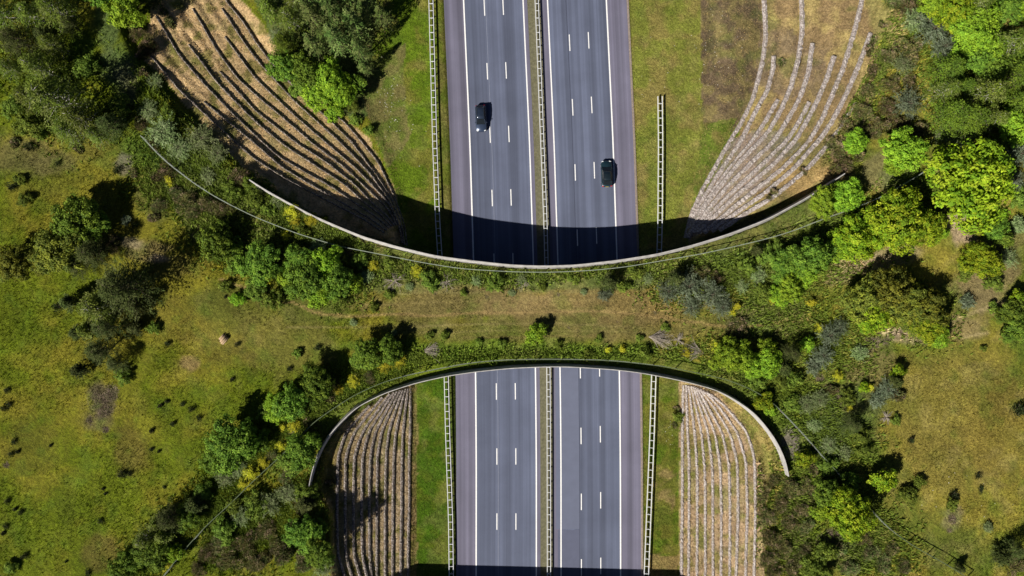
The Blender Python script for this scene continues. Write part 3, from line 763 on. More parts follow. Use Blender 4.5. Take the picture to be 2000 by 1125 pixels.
def car(label, px, py, heading, paint, roofmat, wagon):
    p = U(px, py, .8)
    root = thing('car', label, 'car', (p[0], p[1], .02), heading, 'cars driving on the motorway'); root.scale = (1.1, 1.06, 1.05)
    # stations from tail (-y) to nose (+y): y, half width, shoulder z, centre z
    st = [(-2.25, .62, .62, .66), (-2.2, .80, .78, .86), (-2.0, .88, .90, .97), (-1.4, .92, .93, .99), (-.4, .92, .93, .98), (.6, .92, .92, .98), (1.1, .91, .88, .97),
          (1.6, .89, .82, .90), (2.0, .83, .72, .80), (2.2, .70, .60, .68), (2.27, .52, .52, .56)]
    V = []; F = []; n = 11
    for y, wd, zs, zc in st:
        half = [(wd*.90, .20), (wd, .36), (wd, .58), (wd*.975, zs-.06), (wd*.90, zs)]
        V += [(-a, y, b) for a, b in half]+[(0, y, zc)]+[(a, y, b) for a, b in half[::-1]]
    for i in range(len(st)-1): F += [(i*n+k, i*n+k+1, (i+1)*n+k+1, (i+1)*n+k) for k in range(n-1)]+[(i*n+n-1, i*n, (i+1)*n, (i+1)*n+n-1)]
    F += [tuple(range(n))[::-1], tuple(range((len(st)-1)*n, len(st)*n))]
    mb = MB(); mb.add(V, F); mb.build('body', paint, root, True)
    yr = -1.75 if wagon else -1.35                      # rear end of the roof
    roof = [(yr, .60, 1.40), (yr+.4, .66, 1.47), (-.3, .67, 1.50), (.30, .63, 1.45)]
    V = []
    for y, wd, z in roof: V += [(-wd, y, z-.06), (-wd*.7, y, z), (0, y, z+.03), (wd*.7, y, z), (wd, y, z-.06)]
    n2 = 5; F = [(i*n2+k, i*n2+k+1, (i+1)*n2+k+1, (i+1)*n2+k) for i in range(3) for k in range(4)]
    o = MB().add(V, F).build('roof', roofmat, root, True); sm = o.modifiers.new('solid', 'SOLIDIFY'); sm.thickness = .04
    xb, zb = .82, .90
    yt = -2.12 if wagon else -2.0
    def panel(name, q, m=GLASS):
        o = MB().add(q, [(0, 1, 2, 3)]).build(name, m, root); s = o.modifiers.new('solid', 'SOLIDIFY'); s.thickness = .02; return o
    panel('windscreen', [(-.78, 1.12, zb+.05), (.78, 1.12, zb+.05), (.60, .34, 1.40), (-.60, .34, 1.40)])
    panel('rear_window', [(.70, yt, zb+.06), (-.70, yt, zb+.06), (-.57, yr-.03, 1.34), (.57, yr-.03, 1.34)])
    for s in (-1, 1):
        panel('side_window', [(s*xb, .95, zb), (s*xb, yt+.25, zb), (s*.64, yr+.08, 1.36), (s*.645, .22, 1.40)])
        w_ = MB().tube([(s*.80, 1.14, zb+.02), (s*.62, .32, 1.41)], .035).tube([(s*.76, yt, zb+.02), (s*.60, yr-.02, 1.36)], .05).tube([(s*.825, -.35, zb), (s*.66, -.38, 1.42)], .03)
        w_.build('pillar', paint, root)
        MB().box((s*.98, .78, .96), (.20, .10, .13)).build('mirror', paint, root, bevel=.03)
        for yy in (1.42, -1.38):
            wr = thing('wheel', '', '', (s*.80, yy, .32)); del wr['label']; del wr['category']; wr.parent = root
            MB().tube([(-.11, 0, 0), (.11, 0, 0)], .32, 20).build('tyre', TYRE, wr)
            MB().tube([(s*.09, 0, 0), (s*.118, 0, 0)], .21, 14).build('rim', RIM, wr)
        MB().box((s*.63, 2.10, .64), (.34, .16, .12), -s*.5).build('headlight', LAMP, root, bevel=.03)
        MB().box((s*.70, -2.17, .80), (.26, .12, .16), s*.35).build('tail_light', RED, root, bevel=.03)
        MB().box((s*.56, -.75, 1.50), (.03, 1.3, .03)).build('roof_rail', BLACK, root)
    MB().box((0, -2.28, .60), (.5, .03, .11)).build('number_plate', PLATE, root)
    MB().box((0, 2.25, .40), (1.1, .06, .16)).build('grille', BLACK, root, bevel=.02)
    MB().box((0, 0, .24), (1.5, 4.1, .10)).build('underbody', BLACK, root)
    return root
ang = lambda py: math.atan2(road_pt(0, py-20)[1]-road_pt(0, py+20)[1], road_pt(0, py-20)[0]-road_pt(0, py+20)[0])-math.pi/2
car('dark blue estate car driving down the left carriageway in its outer lane', 939, 231, math.pi+ang(231), car_paint('dark_blue_paint', (.04, .06, .11)), car_paint('blue_roof', (.022, .034, .06)), True)
car('dark teal hatchback driving up the right carriageway near the hard shoulder line', 1185, 339, ang(339), car_paint('dark_teal_paint', (.014, .038, .052)), car_paint('black_roof', (.012, .022, .03)), False)

# ------------------------------------------------------------------ vegetation
def unit(v): return v/(np.linalg.norm(v, axis=1)[:, None]+1e-9)
def leaf_quads(c, nrm, ln, wd, axis=None, r=None):
    """rhombic leaves at c with normal nrm; axis gives the long direction when set"""
    n = len(c)
    a = r.normal(size=(n, 3)) if axis is None else axis+r.normal(size=(n, 3))*.25
    a = unit(a-(a*nrm).sum(1)[:, None]*nrm); b = np.cross(nrm, a)
    ln = np.broadcast_to(ln, n)[:, None]/2; wd = np.broadcast_to(wd, n)[:, None]/2
    V = np.stack([c-a*ln, c+b*wd-nrm*wd*.2, c+a*ln, c-b*wd-nrm*wd*.2], 1).reshape(-1, 3)
    return V, np.arange(4*n).reshape(-1, 4)
def pick(pal, r, n, amp=.25):
    c = np.asarray(pal)[r.integers(0, len(pal), n)]
    return c*r.uniform(1-amp, 1+amp, n)[:, None]
def join(parts):
    V = []; F = []; C = []; k = 0
    for v, f, c in parts: V.append(v); F.append(f+k); C.append(c); k += len(v)
    return np.vstack(V), np.vstack(F), np.vstack(C)
def broadleaf(Rr, H, seed, pal, leaf=.34, lobes=9, clump=.55, per=24, inner=(.03, .05, .012)):
    r = np.random.default_rng(seed); parts = []; lobe = []
    cz, rz = H*.60, H*.36
    for k in range(lobes):
        a = 2*math.pi*(k+r.uniform(-.35, .35))/(lobes-1); q = 0 if k == lobes-1 else r.uniform(.45, .84)
        lr = r.uniform(.24, .48)*Rr if k < lobes-1 else .48*Rr
        lobe.append((np.array([q*Rr*math.cos(a), q*Rr*math.sin(a), cz+rz*(r.uniform(-.35, .35) if q else .45)]), lr))
    for c, lr in lobe:
        n = max(6, int(11*(lr/clump)**2*.5)); d = unit(r.normal(size=(n, 3))); d[:, 2] = np.abs(d[:, 2])*1.0-.25; d = unit(d)
        cc = c+d*lr*r.uniform(.68, 1.28, n)[:, None]*np.array([1, 1, .85])
        tint = pick(pal, r, n, .22)
        m = n*per; ci = np.repeat(np.arange(n), per)
        off = unit(r.normal(size=(m, 3)))*(r.random(m)**.4)[:, None]*clump*np.array([1, 1, .7])
        p = cc[ci]+off; nr = unit(off*1.2+d[ci]*.5+np.array([0, 0, .25])+r.normal(size=(m, 3))*.35)
        V, F = leaf_quads(p, nr, leaf*r.uniform(.7, 1.2, m), leaf*.62*r.uniform(.7, 1.2, m), r=r)
        parts.append((V, F, np.repeat(tint[ci]*r.uniform(.8, 1.2, m)[:, None], 4, 0)))
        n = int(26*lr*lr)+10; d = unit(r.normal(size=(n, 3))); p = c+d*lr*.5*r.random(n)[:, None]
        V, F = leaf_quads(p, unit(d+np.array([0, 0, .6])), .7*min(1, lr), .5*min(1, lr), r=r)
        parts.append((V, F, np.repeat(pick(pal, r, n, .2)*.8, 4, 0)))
    mb = MB(); mb.tube([(0, 0, -.3), (.05*Rr, .02*Rr, H*.25), (0, 0, cz)], [.055*Rr+.04, .045*Rr+.03, .02*Rr+.02], 7)
    for c, lr in lobe[:-1]: mb.tube([(0, 0, H*r.uniform(.2, .4)), tuple(c*np.array([.5, .5, .8])), tuple(c)], [.028*Rr+.01, .02*Rr+.01, .01], 5)
    return join(parts), mb
def radial(Rr, H, seed, pal, nb=60, z0=.15, z1=.95, droop=.25, rise=.3, leaf=.26, wd=.12, per=26, tipr=.25, spread=.22, start=.25, clumpy=1.0):
    """branches leaving a stem, leaves along them: birch, pine, willow"""
    r = np.random.default_rng(seed); parts = []; mb = MB()
    mb.tube([(0, 0, -.3), (.03*H, .01*H, H*.5), (0, 0, H*.97)], [.02*H+.02, .013*H+.015, .01], 6)
    for k in range(nb):
        t = (k+.5)/nb; zb = H*(z0+(z1-z0)*t); L = Rr*(1-(1-tipr)*t**1.2)*r.uniform(.62, 1.1); a = k*2.39996+r.uniform(-.4, .4)
        d = np.array([math.cos(a), math.sin(a), 0]); side = np.array([-d[1], d[0], 0]); bend = r.normal(0, .15)
        s = np.clip(start+(1-start)*r.random(per)**.75, 0, 1)
        ax = d[None]*(s*L)[:, None]+side[None]*(bend*s*s*L)[:, None]; ax[:, 2] = zb+rise*L*s-droop*L*s*s
        off = r.normal(size=(per, 3))*spread*(.5+.6*np.sin(np.pi*np.clip(s, 0, .95)))[:, None]
        p = ax+off; dirv = np.repeat((d+np.array([0, 0, rise-2*droop*.6]))[None], per, 0)+side[None]*np.sign(off@side)[:, None]*.6
        nr = unit(np.array([0, 0, 1.0])+r.normal(size=(per, 3))*.5+d*.2)
        V, F = leaf_quads(p, nr, leaf*r.uniform(.7, 1.3, per), wd*r.uniform(.7, 1.3, per), unit(dirv), r)
        tint = pick(pal, r, 1, .34*clumpy)
        parts.append((V, F, np.repeat(tint*r.uniform(.75, 1.25, per)[:, None], 4, 0)))
        if k % 3 == 0:
            e = d*L*.8+side*bend*.64*L; mb.tube([(0, 0, zb), (e[0]*.5, e[1]*.5, zb+rise*L*.4-droop*L*.16), (e[0], e[1], zb+rise*L*.8-droop*L*.64)], [.012*Rr+.012, .008*Rr+.01, .006], 4)
    return join(parts), mb
def bush(Rr, H, seed, pal, n=1500, leaf=.2, wd=.07, up=.8, lumps=6, flower=None, fl=.0):
    """low bush of upright shoots on several mounds: gorse, broom, heather"""
    r = np.random.default_rng(seed); parts = []
    for k in range(lumps):
        a = r.uniform(0, 6.28); q = r.uniform(0, .62) if k else 0
        c = np.array([q*Rr*math.cos(a), q*Rr*math.sin(a), 0]); lr = Rr*r.uniform(.38, .6); h = H*r.uniform(.65, 1.05)*(1-.3*q)
        m = n//lumps; d = unit(r.normal(size=(m, 3))); d[:, 2] = np.abs(d[:, 2])
        rr = r.random(m)**.35; p = c+d*np.array([lr, lr, h])*rr[:, None]
        ns = max(5, int(m/26)); sd = unit(r.normal(size=(ns, 3))); sd[:, 2] = np.abs(sd[:, 2]); sc = pick(pal, r, ns, .3)
        idx = np.argmax(d@sd.T, 1); ax = unit(d+np.array([0, 0, up])+r.normal(size=(m, 3))*.3)
        nr = np.cross(ax, r.normal(size=(m, 3))); nr = unit(nr); nr[nr[:, 2] < 0] *= -1; nr = unit(nr+np.array([0, 0, .55]))
        V, F = leaf_quads(p, nr, leaf*r.uniform(.7, 1.4, m), wd*r.uniform(.7, 1.4, m), ax, r)
        parts.append((V, F, np.repeat(sc[idx]*r.uniform(.75, 1.25, m)[:, None], 4, 0)))
    fparts = []
    if flower is not None:
        for k in range(max(4, int(fl))):
            a = r.uniform(0, 6.28); q = r.uniform(0, .8)*Rr; m = 34
            c = np.array([q*math.cos(a), q*math.sin(a), H*(1.0-.5*(q/Rr)**2)])
            p = c+r.normal(size=(m, 3))*np.array([.16, .16, .10])*min(1.3, .5+Rr*.5); nr = unit(np.array([0, 0, 1])+r.normal(size=(m, 3))*.6)
            V, F = leaf_quads(p, nr, .13, .10, r=r); fparts.append((V, F, np.repeat(pick(flower, r, m, .15), 4, 0)))
    mb = MB()
    for k in range(7):
        a = r.uniform(0, 6.28); mb.tube([(0, 0, -.2), (.3*Rr*math.cos(a), .3*Rr*math.sin(a), H*.4), (.6*Rr*math.cos(a), .6*Rr*math.sin(a), H*.7)], [.04, .03, .012], 4)
    return join(parts), mb, (join(fparts) if fparts else None)
def brush(Rr, H, seed, n=34, fan=6.28):
    r = np.random.default_rng(seed); mb = MB()
    for k in range(n):
        a = r.uniform(-fan/2, fan/2); L = Rr*r.uniform(.5, 1.1); d = np.array([math.cos(a), math.sin(a)]); s = np.array([-d[1], d[0]])
        b = r.normal(0, .22)*L; h = H*r.uniform(.2, 1)
        pts = [(*(d*L*t+s*b*t*t), .05+h*math.sin(min(t*2.2, 2.6))*.7) for t in (0, .3, .6, 1)]
        mb.tube(pts, [.05, .04, .028, .012], 4)
        for _ in range(3):
            t = r.uniform(.4, .95); o = d*L*t+s*b*t*t; a2 = a+r.choice([-1, 1])*r.uniform(.4, .8); l2 = L*r.uniform(.15, .35)
            mb.tube([(*o, .06+h*math.sin(min(t*2.2, 2.6))*.7), (o[0]+l2*math.cos(a2), o[1]+l2*math.sin(a2), .08+h*.5)], [.022, .008], 3)
    return mb

G = lambda *c: np.array(c, float)
PAL = dict(
    lime=[G(.175,.235,.011), G(.14,.21,.012), G(.21,.25,.015), G(.10,.165,.010)],
    oak=[G(.080,.132,.015), G(.066,.115,.014), G(.105,.160,.018), G(.050,.090,.012)],
    bright=[G(.125,.195,.014), G(.100,.17,.014), G(.15,.22,.016)],
    olive=[G(.125,.135,.018), G(.10,.115,.018), G(.15,.16,.02), G(.075,.095,.016)],
    birch=[G(.066,.094,.012), G(.050,.076,.010), G(.085,.112,.016), G(.10,.120,.030)],
    forest=[G(.090,.140,.014), G(.072,.118,.015), G(.112,.165,.016), G(.055,.088,.012)],
    pine=[G(.048,.066,.016), G(.060,.078,.020), G(.036,.052,.013), G(.074,.088,.028)],
    spruce=[G(.060,.092,.022), G(.048,.080,.018), G(.085,.112,.030), G(.095,.115,.036)],
    willow=[G(.115,.140,.085), G(.095,.120,.070), G(.14,.165,.11), G(.075,.095,.050)],
    gorse=[G(.060,.056,.018), G(.085,.068,.030), G(.045,.055,.016), G(.125,.092,.058), G(.070,.075,.022)],
    greengorse=[G(.070,.085,.024), G(.085,.080,.030), G(.055,.085,.022), G(.12,.10,.055), G(.10,.115,.04)],
    broom=[G(.10,.12,.014), G(.15,.15,.014), G(.075,.09,.012)],
    heath=[G(.115,.085,.065), G(.095,.075,.052), G(.13,.10,.075), G(.08,.078,.035)],
    low=[G(.085,.125,.017), G(.108,.145,.021), G(.066,.10,.015)],
    greyl=[G(.115,.15,.06), G(.10,.135,.05), G(.14,.165,.08)],
    dark=[G(.030,.042,.014), G(.040,.052,.016), G(.024,.036,.012)],
)
for k_ in PAL:
    f_ = dict(lime=1.35, pine=1.3, forest=1.5, dark=1.1, gorse=1.95, willow=1.35, heath=2.0, broom=1.6, olive=1.45).get(k_, 1.8)
    PAL[k_] = [c*f_ for c in PAL[k_]]
YEL = [G(.54,.52,.025), G(.44,.45,.03), G(.60,.57,.06)]
# kind: (size classes, builder, crown material, bark, name, category, label words, height per radius)
KIND = {}
def add_kind(k, name, cat, words, hr, builder, sizes, mat='leaf', bark='bark', crown='crown', nvar=4):
    KIND[k] = dict(name=name, cat=cat, words=words, hr=hr, b=builder, sizes=sizes, mat=mat, bark=bark, crown=crown, nvar=nvar, cache={})
bl2 = lambda pal, **kw: (lambda R_, H_, sd: broadleaf(R_, H_, sd, PAL[pal], leaf=(.38 if R_ > 2.4 else .28), clump=(.55 if R_ > 2.4 else .36), lobes=(9 if R_ > 2.4 else 6), **kw))
add_kind('lime', 'oak_tree', 'tree', 'lime green leafy tree', 1.45, bl2('lime'), (1.7, 4.2))
add_kind('oak', 'leafy_tree', 'tree', 'mid green leafy tree', 1.6, bl2('oak'), (1.5, 3.6))
add_kind('bright', 'leafy_tree', 'tree', 'bright green leafy tree', 1.5, bl2('bright'), (1.5, 3.6))
add_kind('olive', 'olive_green_tree', 'tree', 'olive green spreading tree', 1.4, bl2('olive'), (1.7, 4.2))
add_kind('birch', 'birch_tree', 'tree', 'feathery dark green birch', 2.1, lambda R_, H_, sd: radial(R_, H_, sd, PAL['birch'], nb=int(34*R_), per=30, droop=.42, rise=.38, spread=.12*R_**.5, leaf=.30, wd=.13), (2.0, 4.0), bark='birchbark')
add_kind('forest', 'forest_tree', 'tree', 'fresh green wind swept tree', 1.8, lambda R_, H_, sd: radial(R_, H_, sd, PAL['forest'], nb=int(38*R_), per=30, droop=.25, rise=.45, spread=.14*R_**.5, leaf=.30, wd=.14), (2.4, 4.4))
add_kind('pine', 'pine_tree', 'tree', 'dark pine with spreading boughs', 1.85, lambda R_, H_, sd: radial(R_, H_, sd, PAL['pine'], nb=int(36*R_), z0=.2, per=36, droop=.12, rise=.22, spread=.12*R_**.5, leaf=.32, wd=.09, start=.3), (1.6, 4.0), mat='needle')
add_kind('spruce', 'conifer_tree', 'tree', 'tall pointed conifer', 3.4, lambda R_, H_, sd: radial(R_, H_, sd, PAL['spruce'], nb=110, z0=.06, z1=.98, per=26, droop=.28, rise=.12, spread=.15, leaf=.34, wd=.13, tipr=.05), (2.6, 3.2), mat='needle')
add_kind('willow', 'willow_shrub', 'shrub', 'silvery grey willow', 1.0, lambda R_, H_, sd: radial(R_, H_, sd, PAL['willow'], nb=int(48*R_**.8), z0=.02, z1=.5, per=26, droop=.25, rise=.75, spread=.13, leaf=.26, wd=.08, tipr=.4), (1.4, 3.0))
add_kind('gorse', 'gorse_bush', 'bush', 'brown and green gorse bush', .75, lambda R_, H_, sd: bush(R_, H_, sd, PAL['gorse'], n=int(950*R_**1.5), leaf=.27, wd=.10), (1.2, 3.0), mat='twig', crown='foliage')
add_kind('greengorse', 'gorse_bush', 'bush', 'grey green gorse bush', .75, lambda R_, H_, sd: bush(R_, H_, sd, PAL['greengorse'], n=int(950*R_**1.5), leaf=.27, wd=.10), (1.2, 3.0), mat='twig', crown='foliage')
add_kind('broom', 'broom_bush', 'bush', 'yellow flowering broom bush', .9, lambda R_, H_, sd: bush(R_, H_, sd, PAL['broom'], n=int(900*R_**1.5), leaf=.26, wd=.09, flower=YEL, fl=5+6*R_*R_), (1.0, 2.0), mat='twig', crown='foliage')
add_kind('heath', 'heather_patch', 'shrub', 'purple brown heather clump', .13, lambda R_, H_, sd: bush(R_, H_, sd, PAL['heath'], n=int(420*R_**1.5), leaf=.2, wd=.08, lumps=9, up=.1), (1.2, 2.6), mat='twig', crown='foliage')
add_kind('low', 'green_shrub', 'shrub', 'small green leafy shrub', .9, lambda R_, H_, sd: broadleaf(R_, H_, sd, PAL['low'], leaf=.24, clump=.32, lobes=6, per=22), (.9, 1.8), crown='foliage')
add_kind('greyl', 'pale_shrub', 'shrub', 'pale grey green shrub', .7, lambda R_, H_, sd: radial(R_, H_, sd, PAL['greyl'], nb=int(46*R_**.8), z0=.02, z1=.6, per=24, droop=.2, rise=.6, spread=.15, leaf=.26, wd=.10, tipr=.4), (1.4, 3.0), crown='foliage')
add_kind('dark', 'juniper_shrub', 'shrub', 'small dark juniper shrub', 1.1, lambda R_, H_, sd: bush(R_, H_, sd, PAL['dark'], n=int(500*max(R_, .7)**1.2), leaf=.2, wd=.07, up=1.4), (.6, 1.1), mat='twig', crown='foliage')

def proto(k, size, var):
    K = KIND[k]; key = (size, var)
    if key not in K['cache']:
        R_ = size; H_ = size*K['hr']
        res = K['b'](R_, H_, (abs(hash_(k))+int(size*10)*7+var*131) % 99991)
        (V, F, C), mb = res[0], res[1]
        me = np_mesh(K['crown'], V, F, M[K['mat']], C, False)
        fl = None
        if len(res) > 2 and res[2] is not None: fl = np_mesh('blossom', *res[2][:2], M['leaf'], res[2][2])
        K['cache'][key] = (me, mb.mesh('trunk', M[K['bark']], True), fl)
    return K['cache'][key]
def hash_(s_): return sum(ord(c)*31**i for i, c in enumerate(s_))

AREAS = [  # polygon, where
 ([(780,520),(1230,520),(1500,700),(700,740),(640,640)], 'on the bridge deck'),
 ([(460,-80),(800,-80),(790,260),(640,240)], 'beside the upper left verge'),
 ([(0,-80),(300,-80),(300,310),(0,310)], 'in the upper left wood'),
 ([(-200,-80),(0,-80),(0,310),(-200,310)], 'in the upper left wood'),
 ([(230,40),(480,300),(700,460),(640,480),(430,440),(300,420),(240,300)], 'behind the upper left terraces'),
 ([(380,430),(780,520),(700,620),(400,620)], 'on the left approach'),
 ([(-200,300),(400,300),(420,720),(380,840),(-200,840)], 'in the left meadow'),
 ([(640,640),(820,640),(700,780),(560,880),(420,960),(350,1010),(200,1140),(420,760)], 'along the lower left fence'),
 ([(-200,840),(420,760),(250,1060),(-200,1200)], 'in the lower left meadow'),
 ([(200,1200),(350,1010),(600,850),(720,950),(700,1300)], 'in the lower left thicket'),
 ([(1640,-80),(2200,-80),(2200,330),(1800,330),(1600,330),(1640,100)], 'in the upper right wood'),
 ([(1480,80),(1620,120),(1640,340),(1480,420)], 'on the upper right terraces'),
 ([(1240,490),(1500,470),(1640,420),(1680,520),(1540,620),(1500,640),(1230,600)], 'on the right approach'),
 ([(1540,320),(1860,320),(1900,480),(1760,520),(1640,520)], 'near the upper parapet right end'),
 ([(1380,620),(1620,600),(1680,760),(1720,860),(1650,930),(1560,850),(1400,740)], 'beside the lower right fence'),
 ([(1470,880),(1620,870),(1720,1000),(1800,1200),(1470,1200)], 'in the lower right thicket'),
 ([(1560,420),(2200,300),(2200,1200),(1700,1200)], 'in the right meadow'),
 ([(1240,700),(1480,700),(1480,900),(1240,900)], 'beside the lower right terraces')]
def area(x, y):
    a = np.array([x], float); b = np.array([y], float)
    for poly, nm in AREAS:
        if inpoly(a, b, poly)[0]: return nm
    return 'at the edge of the picture'

